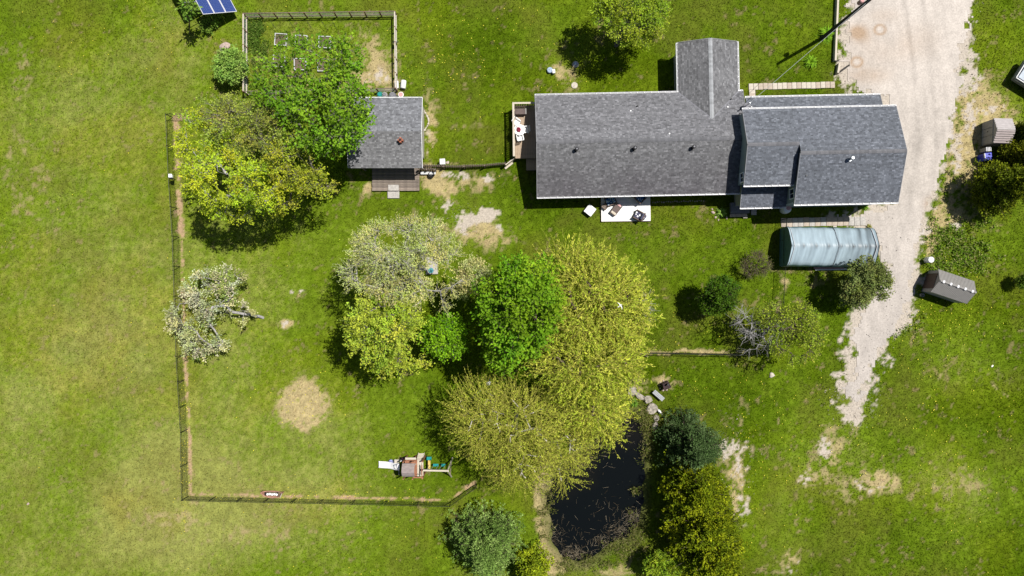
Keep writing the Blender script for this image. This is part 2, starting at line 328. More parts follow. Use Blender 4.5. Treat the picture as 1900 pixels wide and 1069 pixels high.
# dandelions
dl = [(1050,110,120,60,60),(830,110,40,40,90),(330,60,120,60,50),(1740,590,60,40,80),(1700,680,80,120,150),(1780,830,60,60,50),(1300,700,60,60,60),(1395,860,60,120,90),(620,920,120,10,60),(345,790,6,120,90),(1320,600,60,30,30),(250,700,200,120,50),(140,200,120,160,60),(1600,800,100,60,50),(1450,720,60,60,40),(700,1000,120,50,40),(1000,230,160,60,0),(470,420,60,40,15),(900,120,150,90,60),(480,620,140,160,40),(565,750,30,28,50),(340,860,4,50,40),(600,925,160,3,50),(1850,1000,60,80,40)]
px = np.concatenate([rng.normal(a, c_, k) for a, b, c_, d, k in dl]); py = np.concatenate([rng.normal(b, d, k) for a, b, c_, d, k in dl])
x, y = (px-950)/S, (534.5-py)/S; k = (sdist(x, y, DRIVE) > .2) & (sdist(x, y, POND) > .4) & (np.abs(x) < 46) & (np.abs(y) < 26); x, y = x[k], y[k]; n = len(x)
ang = np.arange(6)*math.pi/3; r = .018+.024*rng.random(n)
V = np.empty((n, 7, 3)); V[:, 0] = np.stack([x, y, np.full(n, .06)], 1)
V[:, 1:, 0] = x[:, None]+r[:, None]*np.cos(ang); V[:, 1:, 1] = y[:, None]+r[:, None]*np.sin(ang); V[:, 1:, 2] = .045
f = np.array([(0, i+1, (i+1) % 6+1) for i in range(6)]); F = (np.arange(n)[:, None, None]*7+f).reshape(-1)
m_dand = mat('dandelion_yellow', (.85, .74, .06), rough=.7, var=.2)
struct(mesh_np('dandelions', V.reshape(-1, 3), F, np.full(n*6, 3), m_dand), 'stuff')
# loose stones spilled along the drive edges and on bare patches
n = 14000
x = rng.uniform(22, 42, n); y = rng.uniform(-21, 26, n); dd = sdist(x, y, DRIVE)
k = (np.abs(dd+.1) < .9*rng.random(n)**1.5); x, y = x[k], y[k]
x2 = np.concatenate([x]+[rng.normal(P(a, b)[0], r_, k2) for a, b, r_, k2 in ((862,405,1.1,160),(1365,850,1.1,200),(1585,735,1.3,240),(850,330,1.2,60))])
y2 = np.concatenate([y]+[rng.normal(P(a, b)[1], r_, k2) for a, b, r_, k2 in ((862,405,.8,160),(1365,850,2,200),(1585,735,1.1,240),(850,330,.15,60))]); n = len(x2)
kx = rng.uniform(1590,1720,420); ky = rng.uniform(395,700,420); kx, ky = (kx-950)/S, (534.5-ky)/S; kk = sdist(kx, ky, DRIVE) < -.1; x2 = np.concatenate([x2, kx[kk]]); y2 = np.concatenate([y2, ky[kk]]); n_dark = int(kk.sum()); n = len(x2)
base8 = np.array([(1,0,0),(0,1,0),(-1,0,0),(0,-1,0),(0,0,.7)], float)
r = (.012+.035*rng.random(n)**2.5)[:, None, None]*(0.7+.6*rng.random((n, 5, 1)))
V = base8[None]*r+np.stack([x2, y2, np.full(n, -.02)], 1)[:, None, :]
f = np.array([(0,1,4),(1,2,4),(2,3,4),(3,0,4)]); F = (np.arange(n)[:, None, None]*5+f).reshape(-1)
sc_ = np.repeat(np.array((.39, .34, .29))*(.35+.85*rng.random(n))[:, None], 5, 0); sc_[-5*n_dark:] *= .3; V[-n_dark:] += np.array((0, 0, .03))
struct(mesh_np('loose_stones', V.reshape(-1, 3), F, np.full(n*4, 3), mat('stone_chip', (1,1,1), attr=True, var=.1, rough=.95), col=sc_), 'stuff')
# ------------------------------------------------------------------ materials for built things
M = {}
M['white'] = mat('white_paint', (.78,.78,.77), rough=.5, var=.05)
M['gutter'] = mat('white_gutter', (.62,.62,.63), rough=.4, var=.06)
M['trimgrey'] = mat('dull_grey_trim', (.34,.34,.35), rough=.5, var=.06)
M['siding'] = mat('grey_green_siding', (.30,.36,.36), rough=.6, var=.06, scale=2)
M['cream'] = mat('pale_siding', (.52,.50,.45), rough=.6, var=.06, scale=2)
M['roofdeck'] = mat('roof_felt', (.10,.10,.105), rough=.95, var=.2, scale=2)
M['glass'] = mat('dark_glass', (.02,.03,.045), rough=.08, var=.3, spec=.6)
M['black'] = mat('black_metal', (.018,.018,.02), rough=.45, var=.3)
M['vinyl'] = mat('black_vinyl_wire', (.012,.016,.012), rough=.5, var=.2)
M['galv'] = mat('galvanised_metal', (.50,.53,.55), rough=.35, var=.15, metal=.7)
M['wood'] = mat('weathered_wood', (.36,.29,.225), rough=.85, var=.35, scale=5, stretch=(1,12,1), bump=.3)
M['wood2'] = mat('grey_brown_wood', (.22,.17,.135), rough=.9, var=.35, scale=4, stretch=(1,9,1), bump=.3)
M['woodx'] = mat('old_porch_wood', (.27,.20,.155), rough=.9, var=.55, scale=3, stretch=(1,7,1), bump=.3)
M['deckwood'] = mat('tan_deck_wood', (.46,.35,.25), rough=.85, var=.3, scale=4, stretch=(9,1,1), bump=.2)
M['lightwood'] = mat('pale_timber', (.62,.55,.44), rough=.8, var=.2, scale=4, stretch=(5,5,1))
M['redwood'] = mat('red_brown_timber', (.36,.16,.09), rough=.8, var=.3, scale=4)
M['stone'] = mat('field_stone', (.40,.355,.31), rough=.9, var=.35, scale=5, bump=.8)
M['pinkstone'] = mat('pink_granite', (.52,.40,.35), rough=.9, var=.3, scale=6, bump=.6)
M['slabstone'] = mat('limestone_slab', (.34,.31,.26), rough=.9, var=.32, scale=4, bump=.9, rgb2=(.42,.37,.30))
M['concrete'] = mat('concrete', (.48,.45,.41), rough=.9, var=.2, scale=7, bump=.3)
M['paver'] = mat('tan_paver', (.50,.42,.34), rough=.9, var=.16, scale=6, bump=.3)
M['paver2'] = mat('pale_paver', (.60,.54,.45), rough=.9, var=.14, scale=6, bump=.3)
M['patio'] = mat('white_board', (.80,.79,.77), rough=.6, var=.03, scale=4)
M['brick'] = mat('red_brick', (.42,.15,.09), rough=.9, var=.25, scale=14)
M['wicker'] = mat('brown_wicker', (.15,.11,.09), rough=.8, var=.35, scale=60)
M['brown'] = mat('brown_resin', (.13,.095,.085), rough=.7, var=.2)
M['doorbrown'] = mat('dark_brown_door', (.085,.055,.045), rough=.6, var=.25, stretch=(1,14,1))
M['taupe'] = mat('taupe_resin', (.30,.285,.265), rough=.7, var=.07, scale=3)
M['taupe2'] = mat('taupe_wall', (.36,.345,.32), rough=.7, var=.07, scale=3)
M['skylight'] = mat('milky_plastic', (.70,.70,.71), rough=.4, var=.05)
M['plastic'] = mat('white_plastic', (.72,.72,.70), rough=.45, var=.06)
M['navy'] = mat('navy_plastic', (.03,.035,.16), rough=.5, var=.15)
M['blue'] = mat('blue_plastic', (.012,.03,.50), rough=.35, var=.2)
M['teal'] = mat('teal_plastic', (.01,.27,.26), rough=.45, var=.2)
M['yellow'] = mat('yellow_plastic', (.75,.55,.16), rough=.5, var=.1)
M['green'] = mat('green_plastic', (.02,.20,.14), rough=.5, var=.2)
M['grey'] = mat('grey_plastic', (.20,.20,.22), rough=.6, var=.2)
M['red'] = mat('dark_red_fabric', (.32,.03,.07), rough=.8, var=.3)
M['pink'] = mat('pink_plastic', (.65,.22,.40), rough=.5, var=.3)
M['lid'] = mat('faded_pink_lid', (.62,.34,.33), rough=.6, var=.2, scale=12)
M['bluegrey'] = mat('blue_grey_lid', (.36,.45,.58), rough=.6, var=.1, scale=8)
M['rust'] = mat('rusty_dark_steel', (.05,.03,.03), rough=.7, var=.5, scale=6)
M['soil'] = mat('garden_soil', (.16,.12,.08), rough=1, var=.4, scale=9, bump=.6)
M['pole'] = mat('creosoted_pole', (.055,.05,.045), rough=.9, var=.3, stretch=(6,6,.5))
M['wire'] = mat('pale_cable', (.55,.56,.58), rough=.5, var=.1)
def pattern_mat(name, a, b, scale):
    m = mat(name, a); N, L, bs = nodes_of(m)
    tc = N.new('ShaderNodeTexCoord'); vo = N.new('ShaderNodeTexVoronoi'); vo.inputs['Scale'].default_value = scale
    r = N.new('ShaderNodeValToRGB'); r.color_ramp.interpolation = 'CONSTANT'; r.color_ramp.elements[0].color = a+(1,); r.color_ramp.elements[1].color = b+(1,); r.color_ramp.elements[1].position = .38
    L.new(tc.outputs['Object'], vo.inputs['Vector']); L.new(vo.outputs['Distance'], r.inputs['Fac']); L.new(r.outputs['Color'], bs.inputs['Base Color'])
    return m
M['shadepat'] = pattern_mat('shade_tinted_cloth', (.62,.75,.85), (.02,.09,.24), 9)  # cushion cloth with the blue tint of shade put into its colour
M['whitepat'] = pattern_mat('white_patterned_cloth', (.80,.80,.80), (.05,.05,.09), 5)
m_shingle = mat('asphalt_shingle', (1,1,1), rough=.95, var=.25, scale=30, attr=True, spec=.15, bump=.2)
m_shingle_r = m_shingle

# ------------------------------------------------------------------ roof planes with real shingle tabs
def clip(poly, n_, d_):
    out = []
    for i in range(len(poly)):
        a, b = poly[i], poly[(i+1) % len(poly)]; da = a[0]*n_[0]+a[1]*n_[1]-d_; db = b[0]*n_[0]+b[1]*n_[1]-d_
        if da <= 0: out.append(a)
        if da*db < 0: t = da/(da-db); out.append((a[0]+t*(b[0]-a[0]), a[1]+t*(b[1]-a[1])))
    return out
def roof_plane(pts, parent, base=(.165,.165,.17), thick=.10, course=.127, tab=(.12,.27), stain=None, name='roof', seed=1):
    """pts: convex planar polygon, pts[0]->pts[1] the eave, counter-clockwise seen from above"""
    R = random.Random(seed); pts = [Vector(p) for p in pts]
    rf = MB().slab(pts, thick).build(name, M['roofdeck'], parent)
    O = pts[0]; U = (pts[1]-O).normalized(); Nn = U.cross(pts[2]-pts[1]).normalized(); V = Nn.cross(U)
    poly = [((p-O).dot(U), (p-O).dot(V)) for p in pts]
    half = []
    for i in range(len(poly)):
        a, b = poly[i], poly[(i+1) % len(poly)]; nn = (b[1]-a[1], a[0]-b[0]); half.append((nn, nn[0]*a[0]+nn[1]*a[1]))
    u0, u1 = min(p[0] for p in poly), max(p[0] for p in poly); v1 = max(p[1] for p in poly)
    mb = MB(); v = -.02; row = 0
    while v < v1:
        u = u0-R.random()*.3; rowt = .93+.14*R.random()
        while u < u1:
            wd = R.uniform(*tab); q = [(u+.004, max(v, 0)), (u+wd-.004, max(v, 0)), (u+wd-.004, v+course), (u+.004, v+course)]
            for nn, d_ in half:
                q = clip(q, nn, d_)
                if len(q) < 3: break
            if len(q) >= 3:
                t = rowt*R.choice((.74,.85,.92,.96,1,1.04,1.1,1.2,1.4))*R.uniform(.9, 1.1)
                cu, cv = u+wd/2, v+course/2
                c = [x*t for x in base]
                if stain:
                    s_ = stain(cu, cv, u1, v1); c = [x*k for x, k in zip(c, s_)]
                mb.cur = tuple(x*.80 for x in c); thick_t = R.uniform(.010, .022)
                top = [O+U*a+V*b+Nn*(.004+thick_t*(1-(b-v)/course)) for a, b in q]
                n_ = len(q); low = O+U*q[0][0]+V*q[0][1]+Nn*.001; low2 = O+U*q[1][0]+V*q[1][1]+Nn*.001
                mb.add(top+[low, low2], [tuple(range(n_)), (0, n_, n_+1, 1)])
            u += wd
        v += course; row += 1
    sh = mb.build('shingles', m_shingle, rf, col=True); sh['kind'] = 'stuff'
    return rf
def gutter(p, q, parent, wd=.10, out=(0, -1), straps=True, name='gutter'):
    p, q = Vector(p), Vector(q); d = (q-p).normalized(); o = Vector((out[0], out[1], 0)); L_ = (q-p).length
    mb = MB()
    mb.bar(p+o*.012+Vector((0,0,-.05)), q+o*.012+Vector((0,0,-.05)), .02, .11)
    mb.bar(p+o*wd+Vector((0,0,-.05)), q+o*wd+Vector((0,0,-.05)), .035, .12)
    mb.bar(p+o*wd/2+Vector((0,0,-.10)), q+o*wd/2+Vector((0,0,-.10)), wd, .015)
    g = mb.build(name, M['gutter'], parent)
    if straps:
        n = max(2, int(L_/.56))
        for i in range(n+1):
            c = p+d*(L_*i/n)
            if i == 0:
                s0 = MB().bar(-o*.10, o*(wd+.01), .05, .03); s0 = s0.build('strap', M['gutter'], g, loc=c+Vector((0,0,.015)))
            else: copy_part(s0, g, loc=c+Vector((0,0,.015)))
    return g
def vent(parent, loc, r=.14, h=.5, m='black', name='roof_vent'):
    b = MB().lathe((0,0,0), [(r*1.5,-.25),(r*1.5,.02),(r*.85,.03),(r*.85,h-.14)], 14).build(name, M[m], parent, loc=loc)
    MB().lathe((0,0,0), [(r*1.15,h-.16),(r*1.25,h-.1),(r*1.2,h),(r*.7,h+.03)], 14).build('cap', M[m], b)
    MB().lathe((0,0,0), [(r*.55,h+.03),(r*.5,h+.06)], 10).build('cap_top', M['grey' if m == 'black' else 'black'], b)
    return b
def window(parent, c, wd, ht, ax, out, m='white', name='window'):
    """c centre on the wall face, ax wall direction, out outward normal"""
    c, ax, out = Vector(c), Vector(ax), Vector(out); z = Vector((0,0,1)); mb = MB()
    for s in (-1, 1):
        mb.bar(c+ax*s*wd/2+out*.03-z*(ht/2+.05), c+ax*s*wd/2+out*.03+z*(ht/2+.05), .08, .08)
        mb.bar(c-ax*(wd/2-.04)+z*s*ht/2+out*.032, c+ax*(wd/2-.04)+z*s*ht/2+out*.032, .082, .08)
    mb.bar(c-z*ht/2*.9+out*.02, c+z*ht/2*.9+out*.02, .04, .04)
    f = mb.build(name, M[m], parent)
    MB().bar(c-ax*(wd/2-.03)+out*.008, c+ax*(wd/2-.03)+out*.008, .012, ht-.06).build('pane', M['glass'], f)
    return f
def siding(mb, p, q, z0, z1, out, step=.12, lap=.012):   # lapped boards along a wall face
    p, q, out = Vector(p), Vector(q), Vector(out); z = z0
    while z < z1-.01:
        t = min(step, z1-z)
        a = [Vector((p.x, p.y, z))+out*lap*2, Vector((q.x, q.y, z))+out*lap*2, Vector((q.x, q.y, z+t))+out*lap*.5, Vector((p.x, p.y, z+t))+out*lap*.5]
        mb.add(a+[Vector((p.x,p.y,z))+out*.002, Vector((q.x,q.y,z))+out*.002], [(0,1,2,3), (4,5,1,0)]); z += t

# ------------------------------------------------------------------ the house
hx, hy, hth = 2.12, 7.67, math.radians(1.2)
house = thing('house', 'long grey-shingled house of low and taller gabled wings beside the gravel drive', 'house', (hx, hy, 0), hth)
def HL(px, py, h):                     # local house coordinates
    p = P(px, py, h); dx, dy = p.x-hx, p.y-hy
    return Vector((dx*math.cos(hth)+dy*math.sin(hth), -dx*math.sin(hth)+dy*math.cos(hth), h))
def stainA(u, v, u1, v1):
    n = vnoise(np.array([u]), np.array([v]), 1.6, 77)[0]; st = vnoise(np.array([u]), np.array([v*.12]), .35, 78)[0]; k = sm(np.array([v]), 4.3, .2)[0]*(.15+.65*n+.45*st)
    return (1-.34*k, 1-.37*k, 1-.34*k)
def stainN(u, v, u1, v1):
    n = vnoise(np.array([u]), np.array([v]), 1.3, 33)[0]; return (.92+.14*n,)*3
def stainB(u, v, u1, v1):
    n = .6*vnoise(np.array([u]), np.array([v]), 1.4, 55)[0]+.4*vnoise(np.array([u]), np.array([v*.15]), .4, 56)[0]; return (.86+.12*n, .90+.12*n, .96+.14*n)
walls = MB()
walls.box((8.6, 4.27, 1.2), (16.4, 7.7, 2.4)); walls.box((14.6, 10.2, 1.2), (4.5, 4.4, 2.4))
walls.add([(.4,.42,2.4),(.4,8.12,2.4),(.4,4.27,3.83)], [(0,1,2)]); walls.add([(12.35,12.4,2.4),(16.85,12.4,2.4),(14.6,12.4,3.2)], [(0,2,1)])
walls.box((23.4, 7.0, 1.15), (11.0, 1.6, 2.3)); walls.box((19.2, -.0, 1.15), (3.6, 1.8, 2.3))
walls.build('lower_wall', M['cream'], house)
tall = MB()
tall.box((18.9, 3.42, 2.2), (4.06, 5.7, 4.4)); tall.box((25.05, 2.6, 2.2), (8.1, 7.3, 4.4))
tall.add([(16.87,.57,4.4),(16.87,6.27,4.4),(16.87,3.42,5.46)], [(0,2,1)])
tall.add([(21.0,-1.05,4.4),(21.0,6.25,4.4),(21.0,2.6,5.75)], [(0,2,1)]); tall.add([(29.1,-1.05,4.4),(29.1,6.25,4.4),(29.1,2.6,5.75)], [(0,1,2)])
for i in range(19):                                              # lapped siding on the west gable, boards shorten under the rake
    z = 2.4+i*.165
    if z > 5.3: break
    s_ = 0 if z < 4.3 else (z+.165-4.4)/(5.46-4.4)*2.85
    if s_ < 2.8: siding(tall, (16.87,.57+s_,0), (16.87,6.27-s_,0), z, z+.163, (-1,0,0), .163)
siding(tall, (21.0,-1.05,0), (21.0,.36,0), 2.6, 4.38, (-1,0,0), .165)
tall.build('upper_wall', M['siding'], house)
roof_plane([(0,0,2.5),(17.08,0,2.5),(17.08,4.275,4.0),(0,4.275,4.0)], house, (.165,.165,.17), stain=stainA, seed=1)
roof_plane([(17.5,8.55,2.5),(0,8.55,2.5),(0,4.277,4.0),(17.5,4.277,4.0)], house, (.185,.185,.195), stain=stainN, seed=2)
roof_plane([(12.09,12.7,2.5),(12.09,8.5,2.5),(14.6,6.08,3.36),(14.6,12.75,3.36)], house, (.16,.16,.165), stain=stainN, seed=3)
roof_plane([(17.11,8.5,2.5),(17.11,12.7,2.5),(14.602,12.75,3.36),(14.602,6.08,3.36)], house, (.185,.185,.19), stain=stainN, seed=4)
roof_plane([(16.75,.33,4.5),(20.86,.33,4.5),(20.86,3.41,5.6),(16.75,3.41,5.6)], house, (.155,.16,.17), stain=stainB, seed=5)
roof_plane([(20.86,6.5,4.5),(16.75,6.5,4.5),(16.75,3.412,5.6),(20.86,3.412,5.6)], house, (.165,.17,.18), stain=stainB, seed=6)
roof_plane([(29.25,6.5,4.5),(20.862,6.5,4.5),(20.862,2.6,5.89),(29.25,2.6,5.89)], house, (.16,.165,.175), stain=stainB, seed=7)
roof_plane([(20.82,-1.29,4.5),(29.25,-1.29,4.5),(29.25,2.598,5.89),(20.82,2.598,5.89)], house, (.15,.155,.165), stain=stainB, seed=8)
roof_plane([(17.12,-1.24,2.4),(20.98,-1.24,2.4),(20.98,.56,3.0),(17.12,.56,3.0)], house, (.15,.155,.17), stain=stainB, seed=9)
roof_plane([(29.1,8.02,2.4),(17.75,8.02,2.4),(17.75,6.28,3.0),(29.1,6.28,3.0)], house, (.16,.165,.175), stain=stainB, seed=10)
def ridge_cap(p, q, wd=.30, m=None, name='ridge_cap', rgb=(.17,.17,.18), drop=.30):
    p, q = Vector(p), Vector(q); d = (q-p).normalized(); s = Vector((-d.y, d.x, 0)); n = int((q-p).length/.2); mb = MB(); R = random.Random(5)
    for i in range(n):
        a, b = p+(q-p)*(i/n), p+(q-p)*((i+1)/n); t = R.uniform(.85, 1.15); mb.cur = tuple(c*t*.78 for c in rgb)
        lo, hi = Vector((0,0,.028)), Vector((0,0,.042)); dz = Vector((0,0,-wd/2*drop))
        mb.add([a+lo, b+hi, b+hi+s*wd/2+dz, a+lo+s*wd/2+dz, b+hi-s*wd/2+dz, a+lo-s*wd/2+dz], [(0,1,2,3), (1,0,5,4)])
    return mb.build(name, m_shingle, house, col=True)
ridge_cap((0,4.276,4.0),(16.8,4.276,4.0)); ridge_cap((16.75,3.411,5.6),(20.86,3.411,5.6)); ridge_cap((20.82,2.6,5.89),(29.25,2.6,5.89))
c_ = ridge_cap((14.601,6.05,3.36),(14.601,12.75,3.36), .34, rgb=(.36,.37,.38)); c_['label'] = 'pale ridge cap'
# metal valley strips and step flashings
fl = MB()
for a, b in (((12.09,8.52,2.53),(14.55,6.1,3.37)), ((17.11,8.52,2.53),(14.65,6.1,3.37))): fl.bar(a, b, .10, .02)
fl.build('valley_strip', M['grey'], house)
gutter((0,-.02,2.47),(17.08,-.02,2.47), house); gutter((12.1,8.57,2.47),(0,8.57,2.47), house, out=(0,1)); gutter((17.5,8.57,2.47),(17.15,8.57,2.47), house, out=(0,1))
gutter((12.07,8.6,2.47),(12.07,12.7,2.47), house, out=(-1,0)); gutter((17.13,12.7,2.47),(17.13,8.6,2.47), house, out=(1,0))
gutter((16.75,.31,4.47),(20.8,.31,4.47), house); gutter((20.86,6.52,4.47),(16.75,6.52,4.47), house, out=(0,1)); gutter((29.25,6.52,4.47),(20.87,6.52,4.47), house, out=(0,1))
gutter((20.82,-1.31,4.47),(29.25,-1.31,4.47), house); gutter((17.12,-1.26,2.37),(20.98,-1.26,2.37), house); gutter((29.1,8.04,2.37),(17.75,8.04,2.37), house, out=(0,1))
def rake(a, b):
    MB().bar(a, b, .03, .16).build('barge_board', M['trimgrey'], house)
for a, b in (((-.015,0,2.44),(-.015,4.276,3.94)), ((-.015,8.55,2.44),(-.015,4.276,3.94)), ((16.735,.33,4.44),(16.735,3.41,5.54)), ((16.735,6.5,4.44),(16.735,3.41,5.54)), ((20.805,-1.29,4.44),(20.805,2.6,5.83)),
             ((29.265,-1.29,4.44),(29.265,2.6,5.83)), ((29.265,6.5,4.44),(29.265,2.6,5.83)), ((12.09,12.765,2.42),(14.6,12.765,3.30)), ((17.11,12.765,2.42),(14.6,12.765,3.30)), ((17.10,-1.24,2.36),(17.10,.3,2.87)), ((29.115,8.02,2.36),(29.115,6.5,2.88)), ((17.515,8.55,2.46),(17.515,6.6,3.14))):
    rake(a, b)
for px, py, h in ((1070,277,4.05),(1178,275,4.05),(1287,273,4.05)):
    p = HL(px, py, h); vent(house, (p.x, p.y, 2.5+.351*p.y), .13, .5)
p = HL(1580, 294, 6.0); vent(house, (p.x, p.y, 4.5+.357*(p.y+1.29)), .13, .55, 'galv')
def pipe(px, py, h, z, tilt=0):
    p = HL(px, py, h); MB().lathe((0,0,0), [(.09,-.1),(.09,.02),(.045,.03),(.045,.30)], 8).build('vent_pipe', M['black'], house, loc=(p.x, p.y, z))
pipe(1183,197,3.0,2.92); pipe(1496,326,5.3,5.1); pipe(1358,183,3.0,2.75)
p = HL(1384, 199, 3.2)                  # satellite dish on the low roof
ds = MB().lathe((0,0,.5), [(.02,0),(.18,.03),(.28,.09)], 14).bar((0,0,0),(0,0,.5),.05,.05).bar((0,0,.5),(.28,-.12,.72),.03,.03).build('satellite_dish', M['grey'], house, loc=(p.x,p.y,2.98))
MB().lathe((0,0,0), [(.05,0),(.06,.08),(.03,.12)], 8).build('receiver', M['white'], ds, loc=(.28,-.12,.68))
p = HL(1376,212,3.2); MB().tube([(0,0,0),(.1,.15,.05),(.28,.1,.06),(.2,-.08,.05),(.02,-.1,.05)], .025, 6).build('cable_loop', M['black'], house, loc=(p.x-.25,p.y-.05,3.28))
p = HL(1389, 193, 4.2); MB().tube([(0,0,-1.4),(0,0,.25)], .04, 8).lathe((0,0,.25), [(.07,0),(.07,.08),(.03,.14)], 8).build('service_mast', M['galv'], house, loc=(p.x,p.y,4.2)); MAST = Vector(house.matrix_basis @ Vector((p.x,p.y,4.4)))
for px, py, z in ((1170,206,3.05),(1350,199,3.0),(1242,248,3.85)):
    p = HL(px, py, z); MB().lathe((0,0,0), [(.06,0),(.06,.05)], 8).build('white_patch', M['white'], house, loc=(p.x,p.y,2.5+.351*(8.55-p.y)+.03))
window(house, (16.845,1.05,3.85), .75, .8, (0,1,0), (-1,0,0)); window(house, (20.975,-.35,3.75), .8, .9, (0,1,0), (-1,0,0))
window(house, (.375,2.4,1.5), 1.3, 1.0, (0,1,0), (-1,0,0)); window(house, (2.4,.4,1.5), 1.4, 1.0, (1,0,0), (0,-1,0)); window(house, (11.0,.4,1.5), 1.4, 1.0, (1,0,0), (0,-1,0))
dr = MB().box((7.2,.40,1.1),(1.9,.06,2.1)).build('patio_door', M['white'], house); MB().box((7.2,.366,1.15),(1.6,.02,1.7)).build('pane', M['glass'], dr)

# ------------------------------------------------------------------ the cabin (small outbuilding) with its porch
cab = thing('cabin', 'small grey-shingled outbuilding with a red chimney under the big maple', 'outbuilding', (-10.62, 13.0, 0))
w_, d0, d1 = 3.1, -2.95, 2.96
MB().box((0.1,.55,1.35),(5.6,4.4,2.7)).build('wall', M['cream'], cab)
MB().box((1.3,-1.68,1.05),(.9,.06,2.0)).build('door', M['doorbrown'], cab)
window(cab, (-.9,-1.66,1.5), 1.0, .9, (1,0,0), (0,-1,0))
roof_plane([(-w_,d0,2.8),(w_,d0,2.8),(w_,0,3.4),(-w_,0,3.4)], cab, (.185,.185,.19), stain=stainN, seed=21)
roof_plane([(w_,d1,2.8),(-w_,d1,2.8),(-w_,.002,3.4),(w_,.002,3.4)], cab, (.205,.21,.225), stain=stainN, seed=22)
MB().bar((-w_,d1+.02,2.76),(w_,d1+.02,2.76),.05,.12).build('fascia', M['white'], cab)
for s in (-1, 1):
    for e, d_ in ((0, d0), (1, d1)): MB().bar((s*(w_+.015), d_, 2.74), (s*(w_+.015), 0, 3.34), .03, .13).build('barge_board', M['white'], cab)
ch = MB()
for r_ in range(8):
    for k in range(4):
        a = k*math.pi/2+(r_ % 2)*0; ch.box((.13*math.cos(a)+.0,.13*math.sin(a),.04+r_*.085),(.16,.16,.075))
c0 = P(743,260,3.6); cb = ch.build('chimney', M['brick'], cab, loc=(c0.x+10.62, c0.y-13.0, 3.05)); MB().lathe((0,0,.68), [(.10,0),(.10,.08),(.07,.085),(.07,.02)], 10).build('flue', M['rust'], cb)
for sx_ in (-2.2, 2.9):
    MB().bar((sx_,d0+.25,.2),(sx_,d0+.25,2.75),.1,.1).build('post', M['wood2'], cab)
def board_deck(parent, x0, x1, y0, y1, z, n, along, m, name='board', th=.035, gap=.012, R=random.Random(4)):
    """n separate boards over a rectangle; along 'x' or 'y'"""
    src = None
    for i in range(n):
        if along == 'x':
            wd = (y1-y0)/n; loc = ((x0+x1)/2, y0+(i+.5)*wd, z+R.uniform(-.004,.004)); dm = (x1-x0, wd-gap, th)
        else:
            wd = (x1-x0)/n; loc = (x0+(i+.5)*wd, (y0+y1)/2, z+R.uniform(-.004,.004)); dm = (wd-gap, y1-y0, th)
        if src is None: src = MB().box((0,0,0), dm).build(name, m, parent, loc=loc)
        else: copy_part(src, parent, loc=loc)
a, b = P(690,354,.25), P(778,354,.25)
porch = thing('porch_deck', 'weathered plank porch in front of the red-chimneyed outbuilding', 'porch', ((a.x+b.x)/2, a.y, 0)); L2 = (b.x-a.x)/2
m_pl = [mat('porch_plank_%d' % i, c, rough=.9, var=.45, scale=2.5, stretch=(1,7,1), bump=.3) for i, c in enumerate(((.23,.19,.155),(.30,.245,.20),(.19,.155,.13)))]
R = random.Random(9); nb = 15; wd = 2.15/nb
for i in range(nb):
    o = MB().box((0,0,0),(2*L2*R.uniform(.985,1),wd-.015,.04)).build('plank', m_pl[R.randrange(3)], porch, loc=(R.uniform(-.02,.02), (i+.5)*wd, .22+R.uniform(-.006,.006)))
MB().box((0,.02,.1),(2*L2,.05,.17)).build('skirt_board', M['woodx'], porch); MB().box((-L2+.03,1.07,.1),(.05,2.05,.17)).box((L2-.03,1.07,.1),(.05,2.05,.17)).box((0,2.13,.1),(2*L2,.05,.17)).build('joist_frame', M['wood2'], porch)
a = P(730,349.5,.33); st = thing('step_slab', 'pale concrete slab lying on the porch planks', 'slab', (a.x, a.y+.05, .245)); MB().box((0,.0,.05),(.92,.52,.09)).build('slab', M['concrete'], st, bevel=.01)
a = P(730,361.5,.1); st = thing('step_slab', 'speckled concrete step slab in the grass below the porch', 'slab', (a.x, a.y, -.05)); MB().box((0,0,.1),(1.02,.60,.16)).build('slab', M['concrete'], st, bevel=.01)

# ------------------------------------------------------------------ deck on the west side of the house
a, b = P(954,294,.8), P(1003,197,.8)
deck = thing('deck', 'railed timber deck at the west end of the long house', 'deck', (a.x, a.y, 0), hth*.6); W_, D_ = b.x-a.x, b.y-a.y
board_deck(deck, 0, W_, 0, D_, .8, 16, 'y', M['deckwood'])
fr = MB().box((W_/2,.03,.62),(W_,.05,.3)).box((.03,D_/2,.62),(.05,D_,.3)).box((W_/2,D_-.03,.62),(W_,.05,.3)).build('fascia', M['wood2'], deck)
for x_, y_ in ((.05,.05),(.05,D_/2),(.05,D_-.05),(W_*.6,D_-.05)): MB().box((x_,y_,.86),(.10,.10,1.72)).build('post', M['deckwood'], deck)
MB().bar((-.02,0,1.76),(-.02,D_+.07,1.76),.17,.04).build('rail_cap', M['lightwood'], deck); MB().bar((.07,D_,1.762),(W_-.3,D_,1.762),.15,.04).build('rail_cap', M['lightwood'], deck)
MB().bar((.03,.1,.95),(.03,D_-.1,.95),.04,.07).bar((.1,D_-.03,.95),(W_-.3,D_-.03,.95),.04,.07).build('bottom_rail', M['wood2'], deck)
bl = MB().box((0,0,.42),(.045,.09,.82)).build('baluster', M['wood2'], deck, loc=(.02,.16,.92)); n = int(D_/.2)
for i in range(1, n): copy_part(bl, deck, loc=(.02,.16+i*(D_-.3)/n,.92))
for i in range(10): copy_part(bl, deck, loc=(.2+i*.2,D_-.03,.92), rz=math.pi/2)
a = P(988,304,.45)
ds = thing('lower_deck', 'lower timber landing against the house wall south of the railed deck', 'deck', (a.x, a.y, 0), hth*.6)
board_deck(ds, -.55, .62, -.55, .5, .42, 8, 'y', M['deckwood']); MB().box((.03,-.02,.2),(1.1,1.0,.38)).build('frame', M['wood2'], ds)
a = P(966,206.5,1.4); t = thing('storage_box', 'brown resin storage box in the corner of the railed deck', 'box', (a.x, a.y, .82), hth)
